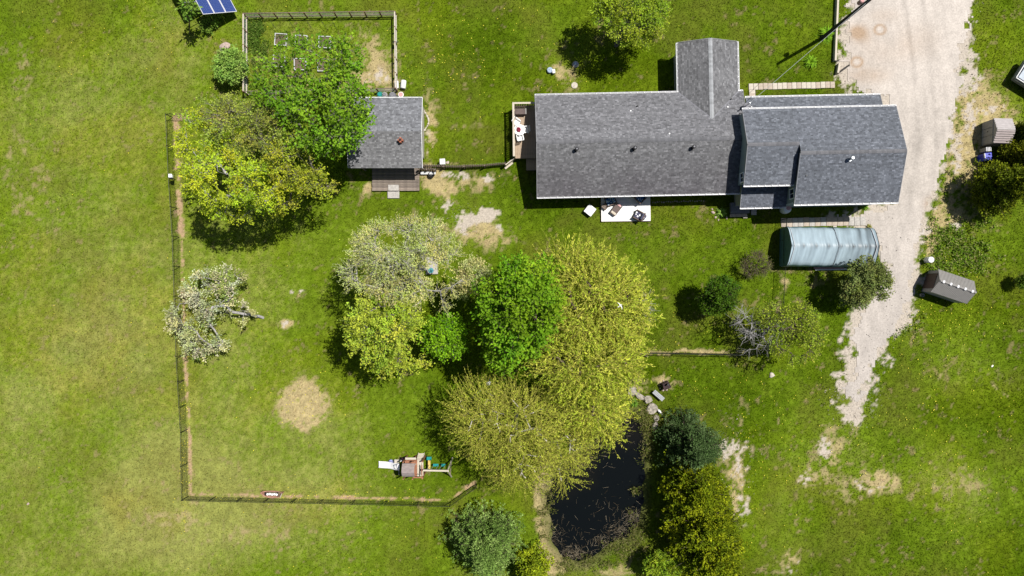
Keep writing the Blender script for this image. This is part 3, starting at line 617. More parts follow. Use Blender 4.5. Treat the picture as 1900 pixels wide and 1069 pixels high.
MB().box((0,0,.24),(.92,.44,.48)).build('body', M['brown'], t, bevel=.02); MB().box((0,0,.51),(.98,.5,.07)).build('lid', M['brown'], t, bevel=.02); MB().box((.45,0,.56),(.08,.5,.03)).build('lid_trim', M['taupe2'], t)
# garden table with three chairs
a = P(964,241,1.5); tb = thing('round_table', 'white eight-sided garden table with a dark red cover on it', 'table', (a.x, a.y, .82))
MB().lathe((0,0,0), [(.46,.68),(.5,.70),(.5,.73),(.47,.735)], 8).build('tabletop', M['white'], tb)
for k in range(4):
    t_ = k*math.pi/2+.4; MB().bar((.12*math.cos(t_),.12*math.sin(t_),.68),(.36*math.cos(t_),.36*math.sin(t_),0),.04,.04).build('leg', M['white'], tb)
u_ = thing('folded_parasol', 'crumpled dark red parasol lying on the white garden table', 'parasol', (a.x-.08, a.y+.0, 1.56)); mb = MB(); R = random.Random(3)
for k in range(7):
    t_ = k*.9; mb.lathe((.1*math.cos(t_),.13*math.sin(t_),0), [(.11,0),(.09,.08),(.02,.15+.05*R.random())], 7)
mb.build('canopy', M['red'], u_); MB().tube([(-.2,.3,.04),(.12,-.25,.06)], .02, 6).build('pole', M['wood2'], u_)
def chair(name, label, loc, rz, m, group):
    c = thing(name, label, 'chair', loc, rz, group)
    MB().box((0,0,.43),(.50,.48,.045)).build('seat', m, c, bevel=.015)
    bk = MB()
    for k in range(5): bk.bar((-.2+.1*k,-.24,.46),(-.2+.1*k,-.36,.92),.05,.02)
    bk.bar((-.26,-.37,.93),(.26,-.37,.93),.035,.07); bk.build('backrest', m, c)
    for s in (-1, 1):
        MB().bar((s*.27,-.28,.66),(s*.27,.22,.66),.07,.03).bar((s*.27,.2,.43),(s*.27,.2,.65),.04,.04).build('armrest', m, c)
        for e in (-1, 1): MB().bar((s*.22,e*.2,.42),(s*.26,e*.24,0),.04,.04).build('leg', m, c)
    return c
ch_g = 'white chairs round the garden table'
a = P(959,227,1.3); chair('garden_chair', 'white plastic chair north of the garden table with its back tilted to the railing', (a.x,a.y,.82), math.radians(200+180+35-180), M['plastic'], ch_g)
a = P(965,255,1.3); chair('garden_chair', 'white plastic chair south of the garden table', (a.x,a.y,.82), math.radians(12), M['plastic'], ch_g)
a = P(975,241,1.3); chair('garden_chair', 'white plastic chair on the house side of the garden table, in the roof shade', (a.x,a.y,.82), math.radians(95), M['plastic'], ch_g)

# ------------------------------------------------------------------ patio and its furniture
a, b = P(1116,411,.15), P(1207,411,.15)
pat = thing('patio', 'bright white boarded patio along the south side of the house', 'patio', (a.x, a.y, 0), 0.012); PW = b.x-a.x
board_deck(pat, 0, PW, 0, 2.2, .13, 16, 'x', M['patio'], th=.04, gap=.010)
MB().box((PW/2,-.015,.06),(PW+.06,.03,.17)).box((-.015,1.1,.06),(.03,2.2,.17)).box((PW+.015,1.1,.06),(.03,2.2,.17)).build('edging', M['wood2'], pat)
def wicker_chair(label, px, py, rz, cushion):
    a = P(px, py, .6); c = thing('wicker_armchair', label, 'armchair', (a.x,a.y,.15), math.radians(rz), 'wicker armchairs on the patio')
    MB().box((0,0,.19),(.72,.70,.30)).build('base', M['wicker'], c, bevel=.03)
    for s in (-1, 1): MB().box((s*.36,.02,.36),(.10,.74,.44)).build('armrest', M['wicker'], c, bevel=.03)
    MB().box((0,-.37,.48),(.80,.10,.62), rx=.16).build('backrest', M['wicker'], c, bevel=.03)
    MB().box((0,.05,.40),(.60,.60,.13)).build('seat_cushion', cushion, c, bevel=.045)
    MB().box((0,-.25,.64),(.58,.15,.46), rx=.2).build('back_cushion', cushion, c, bevel=.05)
    return c
wicker_chair('wicker armchair with blue patterned cushions in the shade at the patio\'s west end', 1132, 373, 112, M['shadepat'])
wicker_chair('wicker armchair with shade-tinted patterned cushions half under the eaves at the east end', 1188, 367, -45, M['shadepat'])
wicker_chair('sunlit wicker armchair with a white and navy patterned seat at the patio edge', 1185, 400, 62, M['whitepat'])
a = P(1195,402,.6); t = thing('footstool', 'patterned footstool beside the sunlit wicker armchair', 'footstool', (a.x,a.y,.15), math.radians(-32)); MB().box((0,0,.15),(.36,.42,.3)).build('base', M['wicker'], t); MB().box((0,0,.34),(.38,.44,.1)).build('cushion', M['whitepat'], t, bevel=.03)
a = P(1143,389,.4); t = thing('coffee_table', 'long brown wicker coffee table set askew on the white patio', 'table', (a.x,a.y,.15), math.radians(52))
mb = MB()
for y_ in (-1, 1): mb.box((0,y_*.26,.36),(1.06,.06,.05))
for x_ in (-1, 1): mb.box((x_*.5,0,.362),(.06,.46,.05))
mb.build('rim', M['wicker'], t); MB().box((.05,0,.35),(.66,.46,.03)).build('tabletop', M['brown'], t); MB().box((-.38,0,.351),(.2,.44,.03)).build('end_panel', M['lightwood'], t)
MB().box((.44,.0,.40),(.16,.3,.06)).build('tray', M['lid'], t)
for x_ in (-1, 1):
    for y_ in (-1, 1): MB().box((x_*.48,y_*.24,.17),(.06,.06,.34)).build('leg', M['wicker'], t)
a = P(1123,383,.45); t = thing('striped_stool', 'low brown striped stool at the west edge of the patio', 'stool', (a.x,a.y,.15), math.radians(-40)); mb = MB()
for k in range(4): mb.box((0,-.21+.14*k,.30),(.5,.1,.04))
mb.build('slats', M['wicker'], t); MB().box((0,0,.275),(.46,.5,.015)).build('seat', M['lightwood'], t); MB().box((0,0,.13),(.4,.46,.26)).build('base', M['wicker'], t)
a = P(1095,390,.55); t = thing('storage_cube', 'white lidded storage cube with navy sides on the grass beside the patio', 'storage box', (a.x,a.y,-.03), math.radians(-38))
MB().box((0,0,.22),(.74,.78,.44)).build('body', M['navy'], t, bevel=.03); MB().box((.0,.0,.47),(.78,.82,.10)).build('lid', M['plastic'], t, bevel=.03)
MB().box((-.2,0,.523),(.02,.8,.01)).build('lid_seam', M['grey'], t)

# ------------------------------------------------------------------ front steps, flower bed, pavers
a = P(1373,391,.4); t = thing('front_platform', 'grey stone landing with a pale step below the low porch roof', 'steps', (a.x,a.y,0), hth)
MB().box((.05,.25,.17),(1.65,.95,.34)).build('landing', M['grey'], t); R = random.Random(1)
s0 = MB().box((0,0,0),(.48,.26,.16)).build('step_block', M['paver'], t, loc=(-.55,-.38,.1), bevel=.015)
for k in (1, 2): copy_part(s0, t, loc=(-.55+.5*k,-.38,.1))
MB().box((.55,-.52,.06),(.36,.22,.14)).build('step_block', M['paver2'], t)
a = P(1399,391,.1); t = thing('paving_slab', 'grey paving slab in the shade right of the stone landing', 'paving slab', (a.x,a.y,-.05)); MB().box((0,0,.08),(.46,.75,.1)).build('slab', M['concrete'], t)
def blob(r, seed, sz=(1,1,.7), n=2, rough=.25):
    import bmesh
    bm = bmesh.new(); bmesh.ops.create_icosphere(bm, subdivisions=n, radius=1); R = random.Random(seed); ph = [R.uniform(0, 6.28) for _ in range(9)]
    for v in bm.verts:
        p = v.co; k = 1+rough*(math.sin(2.3*p.x+ph[0])*math.sin(2.1*p.y+ph[1])+.6*math.sin(4.3*p.y+ph[2])*math.sin(3.9*p.z+ph[3])+.35*math.sin(7*p.x+ph[4])*math.sin(6*p.z+ph[5]))
        v.co = Vector((p.x*sz[0], p.y*sz[1], p.z*sz[2]))*r*k
    me = bpy.data.meshes.new('rock'); bm.to_mesh(me); bm.free(); me.polygons.foreach_set('use_smooth', np.ones(len(me.polygons), bool)); return me
def rock(name, label, px, py, r, seed, m, sz=(1,1,.6), rz=0, group=None, cat='rock', h=.1, rough=.25, z=None):
    a = P(px, py, h); o = link(name, blob(r, seed, sz, 3 if r > .3 else 2, rough), None, m); o.location = (a.x, a.y, z if z is not None else r*sz[2]*.25-.05); o.rotation_euler = (0,0,rz)
    return tag(o, label, cat, group)
bed_g = 'stones edging the flower bed'
for i, (px, py, r, lb) in enumerate(((1323.5,394,.17,'largest pale stone at the left of the flower bed edging'),(1328.5,403,.13,'small pale stone below the largest one edging the flower bed'),(1349,404,.13,'pale stone at the right end of the flower bed, by the step'),(1322,388,.09,'small stone at the top of the flower bed edging, at the shade line'),(1334,408,.09,'dull stone at the bottom of the flower bed'))):
    rock('edging_stone', lb, px, py, r, 40+i, M['pinkstone'], (1,.8,.6), i, bed_g)
for i in range(24):
    rock('edging_stone', 'small grey stone in the shaded row along the house\'s south wall', 1212+i*4.1, 375-i*.12+math.sin(i*1.7)*.7-(0 if i < 20 else 0), .06+.03*((i*7) % 3)/2, 60+i % 5, M['stone'], (1,.8,.6), i, 'stones in the shaded row along the wall')
def paver_path(label, x0, y0, x1, y1, n, wd, z=.0, mats=('paver','paver2'), L=None):
    p, q = P(x0, y0), P(x1, y1); d = (q-p); ang = math.atan2(d.y, d.x); t = thing('paver_path', label, 'path', (p.x,p.y,0), ang); st_ = d.length/n; R = random.Random(n)
    for i in range(n):
        MB().box((0,0,0),(st_-.03,wd*R.uniform(.96,1),.08)).build('paver', M[R.choice(mats)], t, loc=((i+.5)*st_,R.uniform(-.015,.015),z+R.uniform(-.012,.012)), bevel=.008)
    return t
pp = paver_path('pale paver path running from the house to the drive on the lawn side', 1389, 161, 1549, 157.5, 18, .56)
MB().box((0,0,0),(.52,.30,.08)).build('paver', M['paver2'], pp, loc=(.30,-.45,0)); MB().box((0,0,0),(.52,.26,.08)).build('paver', M['paver'], pp, loc=(.30,-.74,.004))
paver_path('shaded paver path between the house and the tent garage', 1449, 413, 1606, 410, 15, .78, mats=('paver','concrete'))
a = P(1459,388,.6); t = thing('rain_barrel', 'white plastic barrel with a faded pink lid under the porch eaves', 'barrel', (a.x,a.y,0))
MB().lathe((0,0,0), [(.34,-.03),(.40,.12),(.41,.5),(.37,.78),(.30,.82)], 20, 1.0, .95).build('body', M['plastic'], t, smooth=True); MB().lathe((.1,.12,0), [(.23,.80),(.24,.86),(.2,.88)], 18).build('lid', M['lid'], t)

# ------------------------------------------------------------------ tent garage
m_tent = mat('tent_sheet', (1,1,1), rough=.45, var=.10, scale=2.0, attr=True, spec=.4, stretch=(1,.25,1))
m_tside = mat('shaded_tent_sheet', (.10,.20,.22), rough=.5, var=.15, scale=3)  # tent sheet with the darkness of shade put into its colour
tent = thing('tent_garage', 'portable garage with a pale blue-grey fabric roof beside the drive', 'tent garage', tuple(P(1447,459)[:2])+(0,), math.radians(-.8))
TL, TW = 7.35, 1.68
prof = [(-1,0),(-1.02,.9),(-1.0,1.45),(-.93,1.72),(-.80,1.93),(-.5,2.22),(-.2,2.45),(0,2.56),(.2,2.45),(.5,2.22),(.80,1.93),(.93,1.72),(1.0,1.45),(1.02,.9),(1,0)]
nxs = 85; hoops = [TL*i/7 for i in range(8)]
V, C = [], []
for i in range(nxs):
    x_ = TL*i/(nxs-1); dh = min(abs(x_-h) for h in hoops); sag = .075*min(1, dh/.45)**.7; wr = .012*math.sin(x_*23)+.01*math.sin(x_*41+1)
    for j, (py_, pz) in enumerate(prof):
        s_ = 1-abs(py_) if pz > 1.8 else 0; k = 1 if pz > 1.3 else .35
        V.append((x_+(.05 if 0 < i < nxs-1 else 0)*math.sin(j*1.3), py_*TW*(1-.02*k*min(1, dh/.4)), pz-sag*(.35+1.0*(pz > 2.0))*k*(1 if pz > 1 else 0)+wr*(pz > 1)))
        ridge = math.exp(-((py_)/.13)**2)*math.exp(-(min(abs(x_-h) for h in hoops)/.09)**2)*.75+math.exp(-(py_/.07)**2)*.22
        mil = .35*float(vnoise(np.array([x_*3.5]), np.array([py_*.7]), .8, 3)[0])*sm(np.array([x_]), 3.5, 6.4)[0]+.12*float(vnoise(np.array([x_*4]), np.array([py_]), .5, 9)[0])
        band = .10*math.exp(-((dh-.0)/.12)**2)
        f_ = max(.15, 1-ridge-mil*1.8+band); c_ = np.array((.335,.425,.475))*f_
        if pz < 1.6: c_ = np.array((.08,.17,.19))*(.8+.4*f_)  # side walls of the sheet painted darker to stand for shade
        C.append(c_)
npf = len(prof); F = [(i*npf+j, i*npf+j+1, (i+1)*npf+j+1, (i+1)*npf+j) for i in range(nxs-1) for j in range(npf-1)]
mesh_np('cover', V, np.array(F).ravel(), np.full(len(F), 4), m_tent, tent, np.array(C), True)
def tent_end(x_, m, bulge, name):
    V = []; rows = 6
    for r_ in range(rows+1):
        k = r_/rows
        for (py_, pz) in prof: V.append((x_+bulge*math.sin(math.pi*min(1, k+.15))*.5, py_*TW*(1-k*.999)*.985, 1.1+(pz-1.1)*(1-k)-.01))
    F = [(r_*npf+j, r_*npf+j+1, (r_+1)*npf+j+1, (r_+1)*npf+j) for r_ in range(rows) for j in range(npf-1)]
    F += [(r_*npf+npf-1, r_*npf, (r_+1)*npf, (r_+1)*npf+npf-1) for r_ in range(rows)]
    return mesh_np(name, V, np.array(F).ravel(), np.full(len(F), 4), m, tent)
ew = tent_end(.0, m_tside, -.10, 'end_panel'); tent_end(TL, m_tside, .25, 'end_panel')
MB().tube([(-.09,-1.45,1.1),(-.12,0,1.12),(-.09,1.45,1.1)], .02, 6).build('end_strap', M['vinyl'], tent); MB().tube([(-.09,.55,.1),(-.12,.55,1.1)], .015, 6).build('zip', M['vinyl'], tent)
sp = [(x_*0+TL*.53+.12*math.exp(-(py_*2)**2), py_*TW*1.005, pz+.012) for x_, (py_, pz) in zip(range(npf), prof)]
MB().tube(sp, .022, 6).build('tension_rope', M['grey'], tent); MB().tube([(TL-.28+.1*math.exp(-(py_*2)**2), py_*TW*1.004, pz+.01) for py_, pz in prof], .03, 6).build('edge_seam', M['skylight'], tent)
MB().tube([(.14+.1*math.exp(-(py_*2)**2), py_*TW*1.004, pz+.012) for py_, pz in prof], .025, 6).build('edge_seam', M['skylight'], tent)
for k in range(8):
    rb = MB().tube([(hoops[k], py_*TW*.97, pz-.05) for py_, pz in prof], .025, 6).build('hoop', M['galv'], tent)
a = P(1540,497,.12); t = thing('plank_stack', 'white planks stacked on the grass along the tent garage', 'plank stack', (a.x,a.y,0), .01); R = random.Random(6)
for k in range(4): MB().box((0,0,0),(R.uniform(2.4,2.9),.16,.05)).build('plank', M['white' if k != 1 else 'lid'], t, loc=(R.uniform(-.2,.2),-.13+.11*k,.04+.05*(k % 2)+.02))
# ------------------------------------------------------------------ sheds, bins, trailer on the right
a = P(1763,533,0); a = Vector((38.0-.35, .10, 0)); ang = math.radians(-18.5)
t = thing('garden_shed', 'grey resin shed with skylight squares along its ridge and a brown double door', 'shed', (37.75,.12,0), ang); SL, SW_ = 1.60, 1.02
MB().box((0,0,.78),(2*SL-.1,2*SW_-.1,1.56)).add([(-SL+.05,-SW_+.05,1.56),(-SL+.05,SW_-.05,1.56),(-SL+.05,0,2.2),(SL-.05,-SW_+.05,1.56),(SL-.05,SW_-.05,1.56),(SL-.05,0,2.2)], [(0,2,1),(3,4,5)]).build('wall', M['taupe2'], t)
for s in (-1, 1):
    rf = MB().slab([(-SL,s*-SW_*0,2.27),(-SL,s*SW_,1.55),(SL,s*SW_,1.55),(SL,0,2.27)][::(1 if s < 0 else -1)], .05).build('roof', M['taupe'], t)
    r0 = MB().bar((0,s*.03,2.262),(0,s*SW_,1.565),.022,.02).build('rib', M['taupe'], rf, loc=(-SL+.05,0,0))
    for k in range(1, 25): copy_part(r0, rf, loc=(-SL+.05+k*(2*SL-.1)/24,0,0))
MB().bar((-SL,0,2.29),(SL,0,2.29),.14,.04).build('ridge_cap', M['taupe'], t)
s0 = MB().box((0,0,0),(.17,.22,.025)).build('skylight', M['skylight'], t, loc=(-SL+.29,0,2.315))
for k in range(1, 5): copy_part(s0, t, loc=(-SL+.29+k*.64,0,2.315))
for s in (-1, 1): MB().box((-SL+.035,s*.34,.80),(.05,.66,1.5)).build('door', M['doorbrown'], t)
MB().bar((-SL-.02,-SW_,1.50),(-SL-.02,0,2.22),.04,.09).bar((-SL-.02,SW_,1.50),(-SL-.02,0,2.22),.04,.09).build('gable_trim', M['taupe2'], t)
for k in range(2): MB().box((-.5+1.1*k,-SW_+.045,1.25),(.5,.02,.2)).build('wall_vent', M['grey'], t)
q = Vector((37.75,.12,0))+Matrix.Rotation(ang,4,'Z')@Vector((-1.5,-1.28,0)); b = thing('bucket', 'small grey bucket in the shed\'s shadow by its south corner', 'bucket', tuple(q)); MB().lathe((0,0,0), [(.13,-.05),(.17,.3),(.15,.3),(.12,.05)], 14).build('pail', M['taupe2'], b); MB().tube([(-.17,0,.3),(-.1,.02,.42),(.1,.02,.42),(.17,0,.3)], .012, 6).build('handle', M['galv'], b)
t = thing('storage_shed', 'small pale shed with ribbed doors tucked against the dark cedars', 'shed', tuple(P(1838,250)[:2])+(0,), math.radians(-1.5)); SL, SW_ = .80, 1.06
MB().box((.0,0,.72),(2*SL-.08,2*SW_-.08,1.44)).add([(-SL+.04,-SW_+.04,1.44),(-SL+.04,SW_-.04,1.44),(-SL+.04,0,1.85),(SL-.04,-SW_+.04,1.44),(SL-.04,SW_-.04,1.44),(SL-.04,0,1.85)], [(0,2,1),(3,4,5)]).build('wall', M['taupe2'], t)
m_rw = mat('pale_plank_roof', (.50,.46,.45), rough=.9, var=.22, scale=3, stretch=(1,10,1)); m_rp = mat('darker_plank_roof', (.38,.32,.31), rough=.9, var=.22, scale=3, stretch=(1,10,1))  # paler planks for the north slope, darker ones for the south
for s, m_ in ((1, m_rw), (-1, m_rp)):
    rf = MB().slab([(-SL,0,1.93),(-SL,s*SW_,1.45),(SL,s*SW_,1.45),(SL,0,1.93)][::(1 if s < 0 else -1)], .04).build('roof', M['taupe'], t)
    R = random.Random(2)
    for k in range(6):
        y0, y1 = s*SW_*k/6, s*SW_*(k+1)/6; z0, z1 = 1.935-.48*k/6, 1.935-.48*(k+1)/6
        MB().bar((-SL+R.uniform(0,.04),(y0+y1)/2,(z0+z1)/2+.012),(SL-R.uniform(0,.04),(y0+y1)/2,(z0+z1)/2+.012),SW_/6-.012,.02).build('plank', m_, rf)
for k in range(3): MB().box((-SL+.02,(-1+k)*.66,.72),(.05,.60,1.36)).build('door_panel', M['taupe2'], t)
MB().lathe((0,0,0), [(.03,0),(.03,.05)], 8).build('handle', M['black'], t, loc=(-SL-.03,.05,.8))
a = P(1832,291,.9); t = thing('recycling_bin', 'bright blue wheeled bin beside the cedar hedge', 'bin', (a.x,a.y,0), .1)
MB().box((0,0,.5),(.56,.60,.9)).build('body', M['blue'], t, bevel=.03); MB().box((.02,.0,.98),(.62,.66,.09)).build('lid', M['blue'], t, bevel=.03); MB().box((-.3,.1,1.0),(.06,.4,.12)).build('handle', M['skylight'], t)
for s in (-1, 1): MB().tube([(.28,s*.3-.04,.1),(.28,s*.3+.04,.1)], .11, 12).build('wheel', M['black'], t)
a = P(1834,277,.8); t = thing('grey_bin', 'pale grey ribbed bin between the storage shed and the blue bin', 'bin', (a.x,a.y,0), .05); MB().box((0,0,.4),(.5,.34,.8)).build('body', M['taupe2'], t, bevel=.02); mb = MB()
for k in range(4): mb.box((-.18+.12*k,0,.83),(.06,.36,.05))
mb.build('lid_ribs', M['skylight'], t)
a = P(1734,482,.7); t = thing('burn_barrel', 'round white plastic drum standing alone by the weeds', 'drum', (a.x-.3,a.y,0)); MB().lathe((0,0,0), [(.24,-.05),(.26,.1),(.26,.65),(.23,.70)], 20).build('body', M['plastic'], t, smooth=True); MB().lathe((0,0,0), [(.25,.69),(.25,.74),(.2,.76)], 20).build('lid', M['white'], t)
c = P(1886,144,1.1); t = thing('utility_trailer', 'low covered trailer, pale blue-grey, whose corner shows at the right edge', 'trailer', (c.x,c.y,0), math.radians(-32))
m_cam = mat('trailer_cover', (.46,.52,.58), rough=.5, var=.08)
MB().box((1.9,1.0,.72),(3.8,2.0,.62)).build('box', M['grey'], t, bevel=.02); MB().slab([(.12,.12,1.10),(3.7,.12,1.10),(3.7,1.9,1.10),(.12,1.9,1.10)], .05).add([(.12,.12,1.1),(3.7,.12,1.1),(3.7,1.0,1.22),(.12,1.0,1.22),(.12,1.9,1.1),(3.7,1.9,1.1)], [(0,1,2,3),(3,2,5,4),(0,3,4)]).build('cover', m_cam, t)
MB().bar((0,0,1.06),(3.8,0,1.06),.07,.07).bar((0,2.0,1.06),(3.8,2.0,1.06),.07,.07).bar((0,.04,1.061),(0,1.96,1.061),.07,.07).build('rim', M['skylight'], t); MB().bar((-.02,.1,.8),(-.02,1.9,.8),.03,.05).bar((.1,-.02,.8),(3.7,-.02,.8),.03,.05).build('side_stripe', M['skylight'], t)
for s_ in (-.12, 2.12): MB().tube([(2.2,s_-.1,.33),(2.2,s_+.1,.33)], .33, 16).build('wheel', M['black'], t)

# ------------------------------------------------------------------ utility pole, transformer, cable
b = P(1525,71,0); t = thing('utility_pole', 'tall dark utility pole leaning over the drive edge with a transformer', 'utility pole', (b.x,b.y,0))
H = 9.6; MB().tube([(0,0,-.2),(0,0,H)], [.17,.12], 12).build('pole', M['pole'], t)
MB().lathe((-.22,.22,6.8), [(.14,0),(.17,.05),(.17,.55),(.12,.6)], 14).build('transformer', M['lid'], t); MB().bar((0,0,7.3),(-.22,.22,7.3),.06,.06).build('bracket', M['pole'], t)
MB().lathe((0,0,9.6), [(.04,0),(.06,.06),(.05,.16)], 8).build('insulator', M['skylight'], t)
top = Vector((b.x,b.y,8.6)); pts = [top.lerp(MAST, k/24)+Vector((0,0,-.9*4*(k/24)*(1-k/24)*.25)) for k in range(25)]
tag(MB().tube(pts, .014, 5).build('service_cable', M['wire']), 'thin pale overhead cable strung from the pole to the house', 'cable')
# timber edging of the drive
def timber(label, p, q, h=.4, wd=.16, m='lightwood'):
    a, b = P(*p, h), P(*q, h); t = thing('timber_edging', label, 'timber edging', (a.x,a.y,-.05), math.atan2(b.y-a.y,b.x-a.x)); L_ = (b-a).length; n = max(1, round(L_/2.4))
    for k in range(n): MB().box((0,0,0),(L_/n-.01,wd,h+.05)).build('sleeper', M[m], t, loc=((k+.5)*L_/n,0,h/2))
    return t
timber('long pale timber wall along the west edge of the drive', (1557.5,-50), (1551,112)); timber('short pale timber at the south end of the drive edging', (1558.5,117), (1555.5,135))
timber('dark bar joining the two pale drive timbers', (1551,114.5), (1558,110.5), .38, .08, 'pole'); timber('dark bar slanting from the short timber towards the drive', (1556.5,135), (1577,120), .25, .14, 'pole')  # two dark bars laid along the diagonals at the timber ends

# ------------------------------------------------------------------ septic lids
def lid(label, px, py, r, m, h=.06, group='round lids in the lawn'):
    a = P(px,py,h); t = thing('septic_lid', label, 'lid', (a.x,a.y,-.06), px, group); MB().lathe((0,0,0), [(r*1.05,0),(r*1.05,h),(r*.98,h+.02)], 22).build('rim', M[m], t); MB().lathe((0,0,0), [(r*.9,h+.02),(r*.88,h+.035),(r*.2,h+.045)], 22).build('cover', M[m], t); MB().box((r*.3,0,h+.05),(.12,.03,.03)).build('handle', M['grey'], t); return t
lid('blue-grey round well lid beside a small white box', 1020.5,129.5,.24,'bluegrey',.28); lid('pale round lid at the edge of the tree\'s shadow, grey in the middle', 1068,119,.27,'concrete'); lid('cream round lid closest to the house\'s north eaves', 1066,158,.27,'paver2')
a = P(1068,117.5,.15); tag(MB().lathe((0,0,0), [(.14,0),(.14,.06),(.1,.09)], 14).build('vent_cap', M['bluegrey'], None, loc=(a.x,a.y,.04)), 'small grey-blue cap on the pale lid at the shadow\'s edge', 'cap')
a = P(1027.5,132.5,.3); t = thing('junction_box', 'small white box standing beside the blue-grey well lid', 'box', (a.x,a.y,-.05), .1); MB().box((0,0,.2),(.2,.3,.4)).build('body', M['plastic'], t, bevel=.01); MB().box((0,0,.41),(.23,.33,.03)).build('lid', M['white'], t)

# ------------------------------------------------------------------ fences
def chain_fence(label, pts, h=1.22, step=2.55, group='black chain-link fence runs', posts_first=True):
    pts = [P(*p) for p in pts]; O = pts[0].copy(); t = thing('chain_link_fence', label, 'fence', tuple(O), 0, group); pr = None; R = random.Random(len(pts))
    locs = []
    for a, b in zip(pts[:-1], pts[1:]):
        n = max(1, round((b-a).length/step)); locs += [a.lerp(b, k/n) for k in range(n)]
    locs.append(pts[-1])
    for l in locs:
        if pr is None:
            pr = MB().tube([(0,0,-.1),(0,0,h+.03)], .03, 8).lathe((0,0,h+.03), [(.04,0),(.04,.03),(.015,.06)], 8).build('post', M['vinyl'], t, loc=l-O)
        else: copy_part(pr, t, loc=l-O)
    for a, b in zip(pts[:-1], pts[1:]): MB().tube([a-O+Vector((0,0,h)), b-O+Vector((0,0,h))], .024, 8).build('top_rail', M['vinyl'], t)
    V, F = [], []
    for a, b in zip(pts[:-1], pts[1:]):
        L_ = (b-a).length; d = (b-a)/L_; nrm = Vector((-d.y,d.x,0)); sp = .085; k = -h
        while k < L_:
            for sg in (1, -1):
                s0, s1 = max(0, k), min(L_, k+h)
                if s1-s0 < .02: continue
                z0, z1 = (s0-k, s1-k) if sg > 0 else (h-(s0-k), h-(s1-k))
                p, q = a-O+d*s0+Vector((0,0,z0)), a-O+d*s1+Vector((0,0,z1)); n = len(V); r_ = .0019
                V += [p+nrm*r_, p-nrm*r_, q-nrm*r_, q+nrm*r_, p+Vector((0,0,r_)), p-Vector((0,0,r_)), q-Vector((0,0,r_)), q+Vector((0,0,r_))]
                F += [(n,n+1,n+2,n+3),(n+4,n+5,n+6,n+7)]
            k += sp
    wm_ = mesh_np('wire_mesh', [tuple(v) for v in V], np.array(F).ravel(), np.full(len(F), 4), M['vinyl'], t); wm_['kind'] = 'stuff'
    return t
chain_fence('long black chain-link fence enclosing the west and south of the yard', FENCE_YARD[:])
chain_fence('short black chain-link fence between the willow and the bare tree', [(1200,653.5),(1365,656.5),(1412,654)])
chain_fence('black chain-link fence running from the paver path past the tent\'s west end', [(1450,408),(1447.5,430)]); chain_fence('black chain-link fence going south from the tent garage to the leafing tree', [(1447,500),(1444,560),(1438,610)])
t = thing('gate_brace', 'angled wooden gate brace at the willow end of the short chain-link fence', 'gate brace', tuple(P(1192,660))); MB().bar((-.35,-.15,.0),(.0,.12,.9),.07,.07).bar((0,.12,.9),(.5,-.1,.05),.06,.06).build('brace', M['wood2'], t); MB().bar((-.4,.2,.02),(.6,.15,.02),.09,.07).build('sill', M['wood2'], t)
a = P(315,328,1.35); t = thing('birdhouse', 'small white box with a black side fixed on the west chain-link fence', 'birdhouse', (a.x+.1,a.y+.05,1.2)); MB().box((0,0,.14),(.22,.24,.26)).build('body', M['white'], t); MB().box((0,-.19,.1),(.2,.12,.2)).build('back_box', M['black'], t); MB().box((0,.02,.29),(.28,.3,.03)).build('roof', M['white'], t)

# garden enclosure: posts, rails and netting on four sides
gpts = [P(460,34),P(736,30),P(737.5,170),P(460,176)]; O = gpts[0].copy(); gh = 1.05
t = thing('garden_fence', 'wooden post-and-rail fence with netting round the vegetable garden', 'fence', tuple(O)); pr = None
M['rustpost'] = mat('rusty_brown_post', (.24,.13,.08), rough=.85, var=.3)
for (a, b, n) in ((0,1,10),(1,2,5),(2,3,8),(3,0,5)):
    a, b = gpts[a]-O, gpts[b]-O
    for k in range(n):
        l = a.lerp(b, k/n)
        if pr is None: pr = MB().box((0,0,gh/2),(.085,.085,gh+.1)).build('post', M['rustpost'], t, loc=l)
        else: copy_part(pr, t, loc=l)
for (i, j, m_, w2) in ((0,1,'wood2',.06),(1,2,'lightwood',.10),(3,0,'lightwood',.10),(2,3,'wood2',.05)):
    a, b = gpts[i]-O, gpts[j]-O; MB().bar(a+Vector((0,0,gh)), b+Vector((0,0,gh)), w2, .08).build('top_rail', M[m_], t)
    MB().bar(a+Vector((0,0,.32)), b+Vector((0,0,.32)), w2*.8, .07).build('lower_rail', M[m_], t)
    V, F = [], []; L_ = (b-a).length; d = (b-a)/L_; nr = Vector((-d.y,d.x,0)); k = 0
    while k < L_:
        p = a+d*k+Vector((0,0,.02)); q = p+Vector((0,0,gh)); n = len(V); V += [p-d*.003,p+d*.003,q+d*.003,q-d*.003]; F.append((n,n+1,n+2,n+3)); k += .1
    for z_ in np.arange(.05, gh, .1):
        p, q = a+Vector((0,0,z_)), b+Vector((0,0,z_)); n = len(V); V += [p+nr*.004,p-nr*.004,q-nr*.004,q+nr*.004]; F.append((n,n+1,n+2,n+3))
    g_ = mesh_np('netting', [tuple(v) for v in V], np.array(F).ravel(), np.full(len(F), 4), M['galv'], t); g_['kind'] = 'stuff'
